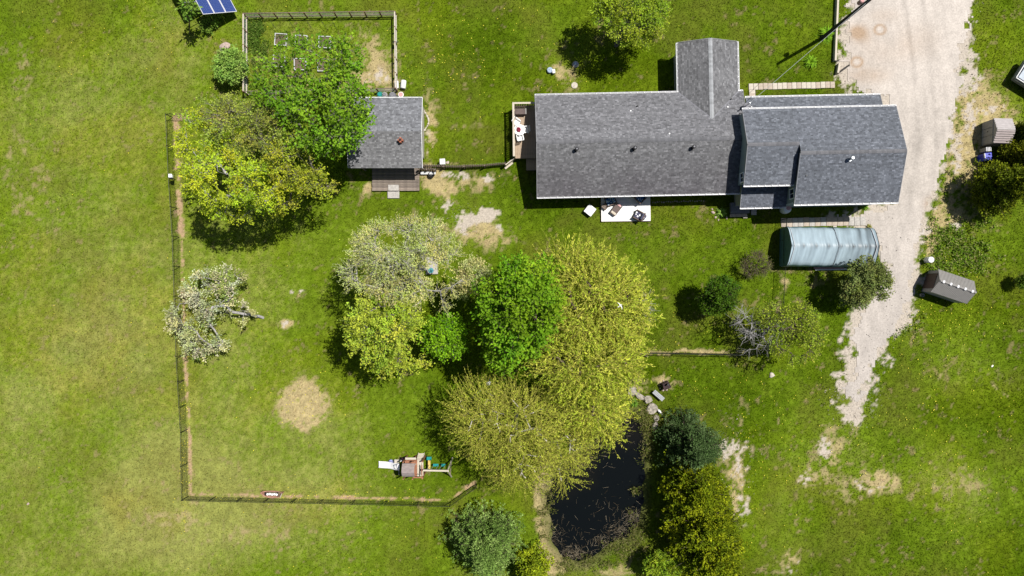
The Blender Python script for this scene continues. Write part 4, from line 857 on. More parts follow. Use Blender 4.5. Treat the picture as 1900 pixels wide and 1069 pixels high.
# trellis stakes inside the north fence
for k, (px, py) in enumerate(((505,47),(540,47),(573,48),(600,48),(620,49))):
    a = P(px,py,.5); t = thing('wire_stake', 'bent wire stake inside the garden\'s north fence, %s' % ('westmost of five','second from the west','middle of five','second from the east','eastmost of five')[k], 'stake', (a.x,a.y,-.05), 0, 'bent wire stakes in the vegetable garden'); MB().tube([(0,0,0),(-.05,.25,.9),(.25,-.2,.55),(.28,-.22,.0)], .014, 5).build('stake', M['black'], t)
beds = [(520.5,73,'north-west','with its frame half hidden by leaves'),(558.5,76,'north','in the middle of the far row'),(602,78,'north-east','with its whole frame showing'),(517.5,113,'south-west','nearest the west fence'),(556.5,119,'south','in the middle of the near row'),(600,121,'south-east','with bare soil')]
bed_labels = ['white-framed raised bed in the far row nearest the west rail','white-framed raised bed in the middle of the far row','white-framed raised bed in the far row with its whole square showing','white-framed raised bed in the near row under the west leaves','white-framed raised bed in the middle of the near row','white-framed raised bed in the near row with bare soil inside']
b0 = None
for i, (px, py, *_r) in enumerate(beds):
    a = P(px,py,.2)
    if b0 is None:
        b0 = thing('raised_bed', bed_labels[i], 'raised bed', (a.x,a.y,-.05), math.radians(-4), 'raised beds in the vegetable garden')
        for s in (-1, 1): MB().box((s*.5,0,.13),(.05,1.04,.26)).build('side_board', M['skylight'], b0); MB().box((0,s*.495,.13),(.948,.05,.262)).build('end_board', M['skylight'], b0)
        MB().box((0,0,.08),(.94,.93,.14)).build('soil', M['soil'], b0)
    else:
        b = copy_tree(b0); b.location = (a.x,a.y,-.05); b['label'] = bed_labels[i]; b.rotation_euler = (0,0,math.radians(-4+i))
a = P(733,79,.6); t = thing('watering_can', 'dark watering can hung on the garden\'s east rail', 'watering can', (a.x,a.y,.45)); MB().lathe((0,0,0), [(.15,0),(.15,.26),(.11,.3)], 14).build('body', M['grey'], t); MB().tube([(.1,0,.05),(.3,.1,.3)], .025, 6).build('spout', M['grey'], t); MB().tube([(-.12,0,.25),(-.05,0,.42),(.12,0,.28)], .015, 6).build('handle', M['black'], t)
a = P(747.5,155,.5); t = thing('white_drum', 'white plastic drum lying by the garden\'s south-east corner', 'drum', (a.x,a.y,.22), math.radians(-6)); MB().tube([(0,-.36,0),(0,-.33,0),(0,.3,0),(0,.35,0)], [.2,.235,.235,.2], 18).build('body', M['plastic'], t, smooth=True); MB().tube([(0,-.385,0),(0,-.36,0)], .19, 16).build('end_cap', M['grey'], t)
a = P(736,155.5,.5); t = thing('white_crate', 'slatted white crate against the rail beside the lying drum', 'crate', (a.x-.05,a.y,-.03), .03)
for k in range(3): MB().box((-.12+.12*k,0,.34),(.07,.62,.03)).build('slat', M['white'], t)
MB().box((0,0,.16),(.32,.58,.33)).build('body', M['skylight'], t)
for i, (nm, lb, px, py, m_, ml, r) in enumerate((('compost_bin','green compost bin with a mint lid behind the outbuilding',704.5,175,'green','teal',.30),('compost_bin','grey compost bin right of the green one behind the outbuilding',713,175,'taupe2','grey',.26),('dark_bin','dark blue-grey bin in the weeds behind the outbuilding',727.5,176,'grey','grey',.32))):
    a = P(px,py,.8); t = thing(nm, lb, 'bin', (a.x,a.y,-.05), .2*i); MB().lathe((0,0,0), [(r*1.1,0),(r,.7),(r*.8,.8)], 8).build('body', M[m_], t); MB().lathe((0,0,0), [(r*.6,.8),(r*.55,.88)], 8).build('lid', M[ml], t)
a = P(743.5,175,.5); t = thing('round_pot', 'round pale pot at the outbuilding\'s north eaves', 'pot', (a.x,a.y,-.05)); MB().lathe((0,0,0), [(.18,0),(.22,.4),(.24,.45),(.19,.46)], 18).build('body', M['plastic'], t); MB().lathe((0,0,0), [(.19,.47),(.18,.49)], 16).build('top', M['lid'], t)
R = random.Random(8)
for i in range(22):                                       # white stones round the cabin's east side
    u_ = i/21; px = 785+11*math.sin(u_*math.pi)-1; py = 203+42*u_
    rock('edging_stone', 'whitish stone in the arc edging the outbuilding\'s east side', px, py, R.uniform(.05,.12), i % 7, M['paver2'], (1,.8,.5), i, 'stones in the arc beside the outbuilding')

# picket fence between the cabin and the deck
def picket(label, pts, n, h=.95, m='lightwood', group=None):
    pts = [P(*p) for p in pts]; O = pts[0].copy(); t = thing('picket_fence', label, 'fence', tuple(O), 0, group); Ls = [(b-a).length for a, b in zip(pts[:-1], pts[1:])]; tot = sum(Ls); p0 = None
    def at(s):
        for (a, b, l) in zip(pts[:-1], pts[1:], Ls):
            if s <= l+1e-6: return a.lerp(b, s/l)-O, math.atan2(b.y-a.y, b.x-a.x)
            s -= l
        return pts[-1]-O, math.atan2(pts[-1].y-pts[-2].y, pts[-1].x-pts[-2].x)
    for i in range(n):
        l, r_ = at(tot*i/(n-1)); l = l+Vector((0,0,.02))
        if p0 is None: p0 = MB().prism([(-.055,-.012),(.055,-.012),(.055,.012),(-.055,.012)], 0, h).add([(-.055,-.012,h),(.055,-.012,h),(.055,.012,h),(-.055,.012,h),(0,0,h+.05)], [(0,1,4),(1,2,4),(2,3,4),(3,0,4)]).build('picket', M[m], t, loc=l, rz=r_)
        else: copy_part(p0, t, l, r_)
    for z_ in (.25, .75):
        mb = MB()
        for (a, b) in zip(pts[:-1], pts[1:]):
            d = (b-a).normalized(); nn = Vector((d.y,-d.x,0))*.045; mb.bar(a-O+nn+Vector((0,0,z_)), b-O+nn+Vector((0,0,z_)), .05, .11)
        mb.build('rail', M['wood2'], t)
    p1 = None; k = max(2, round(tot/2.0))
    for i in range(k+1):
        l, r_ = at(tot*i/k); d = Vector((math.sin(r_),-math.cos(r_),0))*.12
        if p1 is None: p1 = MB().box((0,0,.5),(.1,.1,1.05)).build('post', M['wood2'], t, loc=l+d)
        else: copy_part(p1, t, l+d)
    return t
picket('weathered picket fence from the outbuilding to the deck corner', [(787,309),(850,310.5),(900,308.5),(937,305)], 37)
picket('short picket piece behind the white board at the outbuilding\'s corner', [(779,315.5),(809,316)], 8)
a = P(794,318,.5); t = thing('white_board', 'long white board lying against the short picket piece', 'board', (a.x,a.y-.12,.1), 0); MB().box((0,0,.22),(1.32,.05,.22),rx=-.9).build('board', M['white'], t)
a = P(800.5,324,.35); t = thing('black_bin', 'round black tub tipped beside the porch corner', 'tub', (a.x,a.y,.1), .3); MB().lathe((0,0,0), [(.22,-.1),(.27,.35),(.24,.36),(.19,.05)], 18).build('body', M['black'], t, smooth=True)
a = P(820.5,299,.9); t = thing('post_box', 'pale square box standing behind the picket fence', 'box', (a.x,a.y,-.05), .05); MB().box((0,0,.35),(.40,.42,.75)).build('body', M['skylight'], t, bevel=.02); MB().box((0,0,.75),(.46,.48,.06)).build('lid', M['plastic'], t, bevel=.01); MB().box((0,-.23,.4),(.1,.02,.2)).build('latch', M['grey'], t)
rock('small_stone', 'tan stone right of the pale square box behind the picket fence', 830, 301, .17, 3, M['paver'], (1,.8,.5), .4)
a, b = P(938,306,1.0), P(953.5,294,1.0); t = thing('gate', 'pale slanting board gate joining the picket fence to the deck corner', 'gate', (a.x,a.y,0), math.atan2(b.y-a.y,b.x-a.x)); L_ = (b-a).length
MB().bar((0,0,1.0),(L_,0,1.0),.09,.06).build('top_rail', M['lightwood'], t); MB().bar((0,0,.25),(L_,0,.25),.05,.09).build('lower_rail', M['lightwood'], t)
for k in range(5): MB().box((.08+k*(L_-.16)/4,0,.5),(.09,.03,.92)).build('picket', M['lightwood'], t)
a = P(946,306,.02); t = thing('tread_board', 'pale plank lying on the grass under the slanting gate', 'plank', (a.x-.1,a.y-.05,-.03), math.atan2(b.y-P(938,306,1).y,b.x-P(938,306,1).x)); MB().box((0,0,.03),(.85,.22,.06)).build('plank', M['lightwood'], t)

# ------------------------------------------------------------------ solar array on its post (upper left)
c0 = P(377,27,2.9); ax_ = Vector((.88,.47,0)); bx_ = Vector((-.74,.67,0)).normalized(); tilt = math.radians(42)
adir = Vector((ax_.x*math.cos(tilt), ax_.y*math.cos(tilt), -math.sin(tilt))); bdir = Vector((-ax_.y,ax_.x,0)); nrm = adir.cross(bdir)
sol = thing('solar_array', 'tilted blue solar array cut by the top edge, on a post', 'solar array', (c0.x,c0.y,0)); O = Vector((0,0,2.9))
m_pv = mat('solar_cell', (.035,.065,.24), rough=.12, var=.25, scale=1.5, spec=.6); m_cell = mat('cell_gap', (.20,.25,.42), rough=.3, var=.1)
PWa, PWb = 1.0, 1.66
def panel(i, j):
    o = O+adir*(i*1.03)+bdir*(j*1.70); fr = MB(); P_ = lambda a, b, n=0: o+adir*a+bdir*b+nrm*n
    fr.bar(P_(.02,0),P_(.02,PWb),.04,.04).bar(P_(PWa-.02,0),P_(PWa-.02,PWb),.04,.04).bar(P_(.04,.02),P_(PWa-.04,.02),.04,.04).bar(P_(.04,PWb-.02),P_(PWa-.04,PWb-.02),.04,.04)
    f = fr.build('solar_panel', M['gutter'], sol); MB().add([P_(.03,.03,.0),P_(PWa-.03,.03,.0),P_(PWa-.03,PWb-.03,.0),P_(.03,PWb-.03,.0)], [(0,1,2,3)]).build('backing', m_cell, f)
    s0 = None
    for a in range(6):
        for b in range(10):
            l = P_(.045+a*.1525,.045+b*.158,.004)
            if s0 is None: s0 = MB().add([Vector(),adir*.146,adir*.146+bdir*.150,bdir*.150], [(0,1,2,3)]).build('solar_cell', m_pv, f, loc=l)
            else: copy_part(s0, f, loc=l)
for j in range(4):
    for i in range(-1 if j else 0, 3): panel(i, j)
for b_ in (.5, 1.25): MB().bar(O-adir*1.05+bdir*b_-nrm*.06, O+adir*3.1+bdir*b_-nrm*.06, .06, .06).build('support_rail', M['galv'], sol)
for b_ in (2.2, 2.95, 3.9, 4.6, 5.6, 6.3): MB().bar(O-adir*1.05+bdir*b_-nrm*.06, O+adir*3.1+bdir*b_-nrm*.06, .06, .06).build('support_rail', M['galv'], sol)
for a_ in (.4, 1.6): MB().bar(O+adir*a_+bdir*.2-nrm*.14, O+adir*a_+bdir*6.6-nrm*.14, .09, .09).build('support_beam', M['galv'], sol)
ctr = O+adir*1.0+bdir*3.4-nrm*.2; MB().tube([(ctr.x,ctr.y,-.2),(ctr.x,ctr.y,ctr.z)], .16, 14).build('mast', M['galv'], sol)
rock('boulder', 'smooth pinkish boulder in the grass west of the garden fence', 416, 87, .46, 5, M['pinkstone'], (1.15,.78,.62), .55, rough=.12)

# ------------------------------------------------------------------ playset
a = P(757,873,0); ps = thing('playset', 'wooden playset with a white slide, roofed tower and swing beam', 'playset', (a.x,a.y-.05,0)); o_ = Vector((a.x,a.y-.05,0))
M['slide'] = mat('white_slide', (.90,.88,.86), rough=.35, var=.03)
def Q(px, py, h): return P(px,py,h)-Vector((o_.x,o_.y,0))
tw = [Q(751,853,1.4),Q(785.5,853,1.4),Q(785.5,884,1.4),Q(751,884,1.4)]; x0, x1, y1, y0 = tw[0].x, tw[1].x, tw[0].y, tw[2].y
for x_ in (x0,(x0+x1)/2,x1):
    for y_ in (y0,y1): MB().bar((x_,y_,-.1),(x_,y_,2.3 if x_ < x1 else 2.1),.1,.1).build('post', M['redwood'], ps)
nb = 9
for k in range(nb): MB().box((x0+(k+.5)*(x1-x0)/nb,(y0+y1)/2,1.35),((x1-x0)/nb-.015,y1-y0,.04)).build('floor_board', M['lightwood' if k > 5 else 'redwood'], ps)
r0, r1 = Q(745.5,861.5,2.7), Q(769,886,2.7); rf = None; rx0, rx1, ry0, ry1 = r0.x, r1.x, r1.y, r0.y; nb = 10; R = random.Random(2)
m_rs = [mat('playset_roof_board_%d' % i, c, rough=.9, var=.25, scale=4, stretch=(1,8,1)) for i, c in enumerate(((.37,.31,.29),(.32,.265,.25)))]
for k in range(nb):
    f0, f1 = k/nb, (k+1)/nb; yy = (ry0+(ry1-ry0)*f0, ry0+(ry1-ry0)*f1); zz = [2.45+.42*math.sin(math.pi*f) for f in (f0, f1)]
    MB().add([(rx0,yy[0],zz[0]),(rx1,yy[0],zz[0]),(rx1,yy[1],zz[1]),(rx0,yy[1],zz[1]),(rx0,yy[0],zz[0]-.03),(rx1,yy[0],zz[0]-.03),(rx1,yy[1],zz[1]-.03),(rx0,yy[1],zz[1]-.03)], [(0,1,2,3),(7,6,5,4),(0,4,5,1),(1,5,6,2),(2,6,7,3),(3,7,4,0)]).build('roof_board', m_rs[R.randrange(2)], ps)
s_top, s_bot = Q(741,866,1.4), Q(703,861,.12); mb = MB(); n = 14; wv = .26; V = []
for k in range(n+1):
    f = k/n; p = s_top.lerp(s_bot, f); z = .12+1.3*(1-f)**1.25+.05*math.sin(f*9); y_ = p.y
    V += [(p.x,y_-wv,z+.14),(p.x,y_-wv*.85,z),(p.x,y_+wv*.85,z),(p.x,y_+wv,z+.14)]
mb.add(V, [(4*k+j,4*k+j+1,4*k+5+j,4*k+4+j) for k in range(n) for j in range(3)]); sl = mb.build('slide', M['slide'], ps); sl.modifiers.new('thick', 'SOLIDIFY').thickness = .03
MB().tube([Q(737,862,1.5),Q(735,864,2.0),Q(737,870,2.15),Q(741,874,1.8)], .035, 8).tube([Q(740,873,1.6),Q(740.5,881,1.6)], .045, 8).build('slide_handle', M['grey'], ps)
la, lb = Q(782,841,.05), Q(777,862,1.45)
for s in (-.26, .26): MB().bar((la.x+s,la.y,0.0),(lb.x+s,lb.y,1.45),.05,.1).build('ladder_rail', M['lightwood'], ps)
for k in range(6):
    p = la.lerp(lb, (k+.5)/6); MB().bar((p.x-.25,p.y,p.z),(p.x+.25,p.y,p.z),.13,.04).build('rung', M['lightwood'], ps)
MB().bar(Q(752,851,2.0),Q(772,851,2.0),.18,.05).build('bench_rail', M['lightwood'], ps); MB().bar(Q(753,854,1.9),Q(772,854,1.9),.05,.25).build('side_panel', M['redwood'], ps)
for k in range(9): MB().bar(Q(782,865+k*1.9,1.4),Q(782,865+k*1.9,2.05),.04,.06).build('baluster', M['redwood'], ps)
MB().bar(Q(783,863,2.1),Q(783,885,2.1),.07,.05).bar(Q(766,886,2.0),Q(785,886,2.0),.10,.05).build('hand_rail', M['redwood'], ps)
bp_, bq_ = Q(785,872.5,2.25), Q(833,873.5,2.25); MB().bar(bp_, bq_, .13,.2).build('swing_beam', M['lightwood'], ps)
for y_ in (841, 881): MB().bar(bq_+Vector((-.1,0,.05)), Q(840 if y_ < 860 else 838,y_+(8 if y_ < 860 else 4),0), .09,.09).build('swing_leg', M['lightwood'], ps)
MB().bar(bq_.lerp(Q(840,849,0),.55), bq_.lerp(Q(838,885,0),.55), .06,.1).build('leg_brace', M['wood2'], ps)
def swing(px, wd, dz=-.03):
    p = Q(px,868,.5); by = bp_.y; sw = MB().box((p.x,by+dz,.48),(wd,.22,.05)).build('swing_seat', M['teal'], ps)
    for s in (-1, 1): MB().tube([(p.x+s*wd*.45,by+dz,.5),(p.x+s*wd*.45,by,2.2)], .015, 5).build('chain', M['wire'], sw)
swing(808.5,.46); swing(822.5,.36)
g = MB().box((Q(796.5,866,.6).x,bp_.y+.05,.62),(.2,.75,.10)).build('glider', M['yellow'], ps)
MB().box((Q(796.5,866,.6).x,bp_.y+.62,.72),(.42,.28,.22)).build('glider_seat', M['teal'], g, bevel=.03); MB().tube([(Q(796.5,866,.6).x,bp_.y+.05,.6),(Q(796.5,866,.6).x,bp_.y,2.2)], .02, 6).build('hanger', M['lightwood'], g)
MB().tube([Q(780,879,2.0),Q(777,881,2.05),Q(775,880,2.05)], .02, 6).build('wheel_handle', M['black'], ps)
a = P(725,857.5,.3); t = thing('toy_bucket', 'lavender-blue toy bin beside the white slide', 'toy', (a.x,a.y,-.05)); MB().lathe((0,0,0), [(.15,0),(.21,.22),(.2,.24),(.13,.05)], 14).build('body', mat('lavender_plastic', (.34,.38,.62), var=.1), t); MB().tube([(-.2,0,.23),(0,.05,.36),(.2,0,.23)], .012, 6).build('handle', M['black'], t)
a = P(735.5,857,.4); t = thing('play_table', 'cream plastic play table next to the slide', 'toy', (a.x,a.y,-.05)); MB().box((0,0,.36),(.40,.36,.06)).build('top', M['paver2'], t, bevel=.02)
for sx_ in (-1, 1):
    for sy_ in (-1, 1): MB().bar((sx_*.15,sy_*.13,0),(sx_*.15,sy_*.13,.34),.05,.05).build('leg', M['paver2'], t)
a = P(744.5,854.5,.5); t = thing('ride_on_toy', 'pink and black ride-on toy between the slide and the tower', 'toy', (a.x,a.y,-.02), .6); MB().box((0,0,.2),(.4,.16,.14)).build('body', M['pink'], t, bevel=.03); MB().box((-.1,0,.31),(.18,.14,.08)).build('seat', M['plastic'], t); MB().bar((.15,-.17,.42),(.15,.17,.42),.04,.04).bar((.15,0,.2),(.15,0,.42),.04,.04).build('handlebar', M['pink'], t)
for sx_ in (-.15, .17): MB().tube([(sx_,-.12,.11),(sx_,.12,.11)], .12, 12).build('wheel', M['black'], t)
# boat planter by the south fence
a = P(506,917,.2); t = thing('boat_planter', 'faded red wooden toy boat with pale pots inside near the south fence', 'planter', (a.x,a.y,-.02), -.03); V = []; n = 12
for k in range(n+1):
    f = k/n; x_ = -.96+1.92*f; hw = .29*(1-abs(2*f-1)**3)+.03; sh = .30+.30*abs(2*f-1)**3; cy = .20*abs(2*f-1)**3
    V += [(x_,cy-hw,sh),(x_,cy-hw*.6,.02),(x_,cy+hw*.6,.02),(x_,cy+hw,sh)]
h = MB().add(V, [(4*k+j,4*k+j+1,4*k+5+j,4*k+4+j) for k in range(n) for j in range(3)]).build('hull', mat('faded_red_wood', (.52,.28,.20), rough=.85, var=.3, scale=5), t); h.modifiers.new('thick', 'SOLIDIFY').thickness = .035
MB().box((0,.0,.13),(1.3,.32,.08)).build('soil', M['soil'], t)
for k in range(5): MB().lathe((-.42+.2*k,.0+.03*(k % 2),0), [(.06,.12),(.095,.28),(.10,.33),(.03,.345)], 12).build('pot', M['white'], t)
MB().box((-.62,.02,.3),(.14,.3,.05)).box((.46,.02,.3),(.09,.34,.05)).build('thwart', M['black'], t); MB().bar((.74,-.22,.5),(.93,.22,.56),.07,.04).build('bow_board', M['paver'], t)
# bird bath on its slab under the budding tree
a = P(801,493,.1); t = thing('garden_slab', 'square pale concrete slab under the grey budding tree', 'slab', (a.x,a.y,-.05), .03); MB().box((0,0,.1),(1.05,1.5,.14)).build('slab', M['concrete'], t, bevel=.02)
a = P(799.5,502,.5); t = thing('bird_bath', 'round bird bath holding teal water on the pale slab', 'bird bath', (a.x,a.y,.11)); MB().lathe((0,0,0), [(.16,0),(.07,.1),(.07,.38),(.30,.46),(.31,.5),(.26,.5),(.2,.45)], 20).build('basin', M['concrete'], t, smooth=True); MB().lathe((0,0,0), [(.25,.478),(.25,.482)], 18).build('water', mat('teal_water', (.10,.34,.38), rough=.08, var=.1), t)
a = P(907,712,.9); t = thing('lamp_post', 'white round-topped garden lamp beneath the pale-limbed tree', 'lamp', (a.x,a.y,-.05)); MB().tube([(0,0,0),(0,0,2.6)], .03, 8).build('pole', M['white'], t); MB().lathe((0,0,2.55), [(.05,0),(.17,.05),(.18,.1),(.05,.2)], 16).build('shade', M['white'], t); MB().lathe((0,0,2.75), [(.04,0),(.03,.05)], 8).build('finial', M['grey'], t); t.location = tuple(P(907,712,2.75)[:2])+(-.05,)

# ------------------------------------------------------------------ pond-side seat, fire pit, rock slabs
M['benchgrey'] = mat('grey_bench_plank', (.40,.41,.42), rough=.7, var=.2, stretch=(1,8,1))
a = P(1222,734,.42); t = thing('bench', 'backless grey plank bench by the pond rocks', 'bench', (a.x,a.y,-.03), math.radians(-41))
for k in range(3): MB().box((0,-.13+.13*k,.43),(1.12,.115,.045)).build('seat_plank', M['benchgrey'], t)
for s in (-1, 1): MB().box((s*.4,0,.2),(.07,.36,.41)).build('leg', M['grey'], t)
a = P(1236,715,.5); t = thing('fire_pit', 'dark rusty steel fire box in a ring of stones above the bench', 'fire pit', (a.x,a.y,-.04), math.radians(25)); MB().box((0,0,.32),(.60,.56,.52)).build('firebox', M['rust'], t, bevel=.02); MB().slab([(-.36,-.34,.60),(.36,-.34,.60),(.28,.26,.80),(-.28,.26,.80)], .04).build('hood', M['rust'], t); MB().tube([(.1,.1,.7),(.1,.1,1.15)], .09, 10).build('flue', M['black'], t)
for s in (-1, 1): MB().box((s*.25,0,.05),(.06,.5,.12)).build('foot', M['black'], t)
R = random.Random(4)
for k in range(9):
    t_ = k*.7+.3; rock('ring_stone', 'small pale stone of the ring round the fire box', 1233+9.5*math.cos(t_), 716-8.5*math.sin(t_), R.uniform(.07,.13), k % 5+20, M['pinkstone'], (1,.8,.6), k, 'stones of the fire ring')
def slab_rock(label, px, py, rx, ry, seed, rz, h=.28):
    a = P(px,py,h); R = random.Random(seed); n = 11; poly = []
    for k in range(n):
        t_ = 2*math.pi*k/n; f = R.uniform(.82,1.12); poly.append((rx*f*math.cos(t_),ry*f*math.sin(t_)))
    V = [(x*.92,y*.92,-.1) for x, y in poly]+[(x*1.02,y*1.02,h*.6+R.uniform(-.04,.04)) for x, y in poly]+[(x*.9,y*.9,h+R.uniform(-.03,.03)) for x, y in poly]+[(x*.45,y*.45,h+R.uniform(-.02,.05)) for x, y in poly]+[(0,0,h+.02)]
    F = [(r_*n+k,r_*n+(k+1) % n,(r_+1)*n+(k+1) % n,(r_+1)*n+k) for r_ in range(3) for k in range(n)]+[(3*n+k,3*n+(k+1) % n,4*n) for k in range(n)]
    o = MB().add(V, F).build('rock_slab', M['slabstone'], None, loc=(a.x,a.y,-.05), rz=rz); return tag(o, label, 'rock', 'flat rocks at the pond head')
slab_rock('squarish flat rock at the west end of the pond-head row', 1174,727,.44,.40,1,.2); slab_rock('narrow broken rock second from the west in the pond-head row', 1188,736,.46,.27,2,-.5,.2); slab_rock('rough speckled rock just left of the bench', 1203,742,.40,.36,3,.3)
slab_rock('largest rounded flat rock, south of the bench', 1211,758.5,.54,.52,4,.4,.32); slab_rock('small rock below the largest flat rock', 1218,776.5,.28,.26,5,.1,.22); slab_rock('southernmost speckled rock of the pond-head row', 1216,790,.26,.36,6,.1,.22)
a = P(1224.5,764,.35); t = thing('garden_ornament', 'small white bird ornament beside the largest flat rock', 'ornament', (a.x,a.y,-.02), math.radians(-50)); o = link('body', blob(.15, 3, (1.5,.75,.8), 2, .08), t, M['white']); o.location = (0,0,.22); MB().tube([(.16,0,.28),(.22,0,.42),(.30,0,.44)], [.05,.035,.02], 8).build('head', M['white'], t); MB().bar((0,.04,0),(0,.04,.15),.02,.02).bar((0,-.04,0),(0,-.04,.15),.02,.02).build('legs', M['black'], t)
rock('white_rock', 'single whitish rock on the lawn south of the leafing tree', 1433, 697, .24, 8, M['paver2'], (1,.9,.55), .3); rock('small_stone', 'small white stone alone in the turf far right', 1843, 679.5, .13, 9, M['white'], (1,.8,.5), .3); rock('small_stone', 'pinkish stone in the western field', 50, 936, .13, 10, M['pinkstone'], (1,.7,.4), .3)
# white bird gliding above the willow
a = P(1151,567,13); t = thing('gull', 'white bird gliding with spread wings over the yellow willow', 'bird', tuple(a), math.radians(35)); t.scale = (.55,.55,.55)
bm_ = MB().tube([(-.26,0,0),(-.18,0,0),(0,0,.01),(.14,0,.02),(.2,0,.03),(.25,0,.02)], [.01,.04,.065,.05,.04,.008], 8).build('body', M['white'], t, smooth=True)
for s in (-1, 1): MB().add([(.09,s*.03,.03),(-.06,s*.03,.03),(-.02,s*.24,.09),(.07,s*.24,.09),(-.10,s*.50,.04),(-.04,s*.48,.04)], [(0,1,2,3),(3,2,4,5)]).build('wing', M['white'], t).modifiers.new('thick','SOLIDIFY').thickness = .012
MB().add([(-.24,-.03,0),(-.36,-.06,0),(-.36,.06,0),(-.24,.03,0)], [(0,1,2,3)]).build('tail', M['white'], t).modifiers.new('thick','SOLIDIFY').thickness = .012
# ------------------------------------------------------------------ trees and plants
def unit(v): return v/(np.linalg.norm(v, axis=-1, keepdims=True)+1e-9)
def frusta(A, B, ra, rb, n=4):
    """tapered n-gon tubes from A to B, vectorised"""
    d = unit(B-A); up = np.where(np.abs(d[:, 2:3]) < .9, np.array([[0, 0, 1.]]), np.array([[1., 0, 0]]))
    a = unit(np.cross(d, up)); b = np.cross(a, d); k = np.arange(n)*2*math.pi/n
    ring = np.cos(k)[None, :, None]*a[:, None, :]+np.sin(k)[None, :, None]*b[:, None, :]
    V = np.concatenate([A[:, None]+ring*ra[:, None, None], B[:, None]+ring*rb[:, None, None]], 1)
    f = np.array([(i, (i+1) % n, n+(i+1) % n, n+i) for i in range(n)])
    F = (np.arange(len(A))[:, None, None]*2*n+f).reshape(-1)
    return V.reshape(-1, 3), F
def leaves(pos, d, nrm, L, W, col, fold=.25):
    """one folded diamond leaf per position"""
    n = len(pos); d = unit(d); s = unit(np.cross(d, nrm)); nn = np.cross(s, d); L = L[:, None]; W = W[:, None]
    V = np.stack([pos, pos+d*L*.45+s*W/2+nn*W*fold, pos+d*L, pos+d*L*.45-s*W/2+nn*W*fold], 1)
    F = (np.arange(n)[:, None, None]*4+np.array([(0, 1, 2), (0, 2, 3)])).reshape(-1)
    return V.reshape(-1, 3), F, np.repeat(col, 4, 0)
m_leaf = mat('leaf', (1,1,1), rough=.55, var=.12, scale=1.2, attr=True, spec=.08, trans=.42)
m_needle = mat('needle_spray', (1,1,1), rough=.7, var=.15, scale=1.5, attr=True, spec=.04, trans=.12)
BARK = {k: mat('bark_'+k, c, spec=.05, rough=.9, var=.3, scale=5, stretch=(1,1,.3), bump=.4) for k, c in dict(grey=(.24,.21,.19), brown=(.15,.115,.09), pale=(.55,.51,.44), silver=(.42,.40,.39), yellow=(.46,.42,.09)).items()}
def skeleton(r, base, top, tips, trunk_r, up=.35, wob=.08):
    """grow limbs from a trunk to each tip; returns nodes, parents"""
    base, top = np.array(base, float), np.array(top, float); nt_ = 7
    N = [base+(top-base)*i/nt_+np.append(r.normal(0, .05, 2)*(i > 0), 0) for i in range(nt_+1)]; Pn = [-1]+list(range(nt_))
    order = np.argsort(np.linalg.norm(tips-(base*.3+top*.7), axis=1)); first = 1 if len(tips) < 30 else 2
    tipn = {}
    for t in order:
        p = tips[t]; A = np.array(N[first:]); dv = p-A; cost = np.linalg.norm(dv, axis=1)+.6*np.maximum(0, A[:, 2]-p[2]+.3)+.25*np.linalg.norm(p-base)*(np.linalg.norm(dv[:, :2], axis=1) > 0)
        i = int(np.argmin(cost))+first; a = N[i]; L = np.linalg.norm(p-a); last = i; k = max(2, min(5, int(L/.6)+1))
        for j in range(1, k+1):
            f = j/k; q = a+(p-a)*f+np.array([0, 0, up*L*.35*f*(1-f)*2])+r.normal(0, wob*L*.35, 3)*(j < k); N.append(q); Pn.append(last); last = len(N)-1
        tipn[t] = last
    return N, Pn, tipn
def rescale(base, lobes, hs):
    if hs == 1: return base, lobes
    lobes = [(a, b, h*hs, rx, ry, rz*hs**.8, *w_) for a, b, h, rx, ry, rz, *w_ in lobes]
    g = [(950+(l[0]-950)*(1-l[2]/CAM_H), 534.5+(l[1]-534.5)*(1-l[2]/CAM_H)) for l in lobes]; q = [l[3]*l[4]*(l[6] if len(l) > 6 else 1) for l in lobes]; t_ = sum(q)
    return (.25*base[0]+.75*sum(a[0]*w_ for a, w_ in zip(g, q))/t_, .25*base[1]+.75*sum(a[1]*w_ for a, w_ in zip(g, q))/t_), lobes
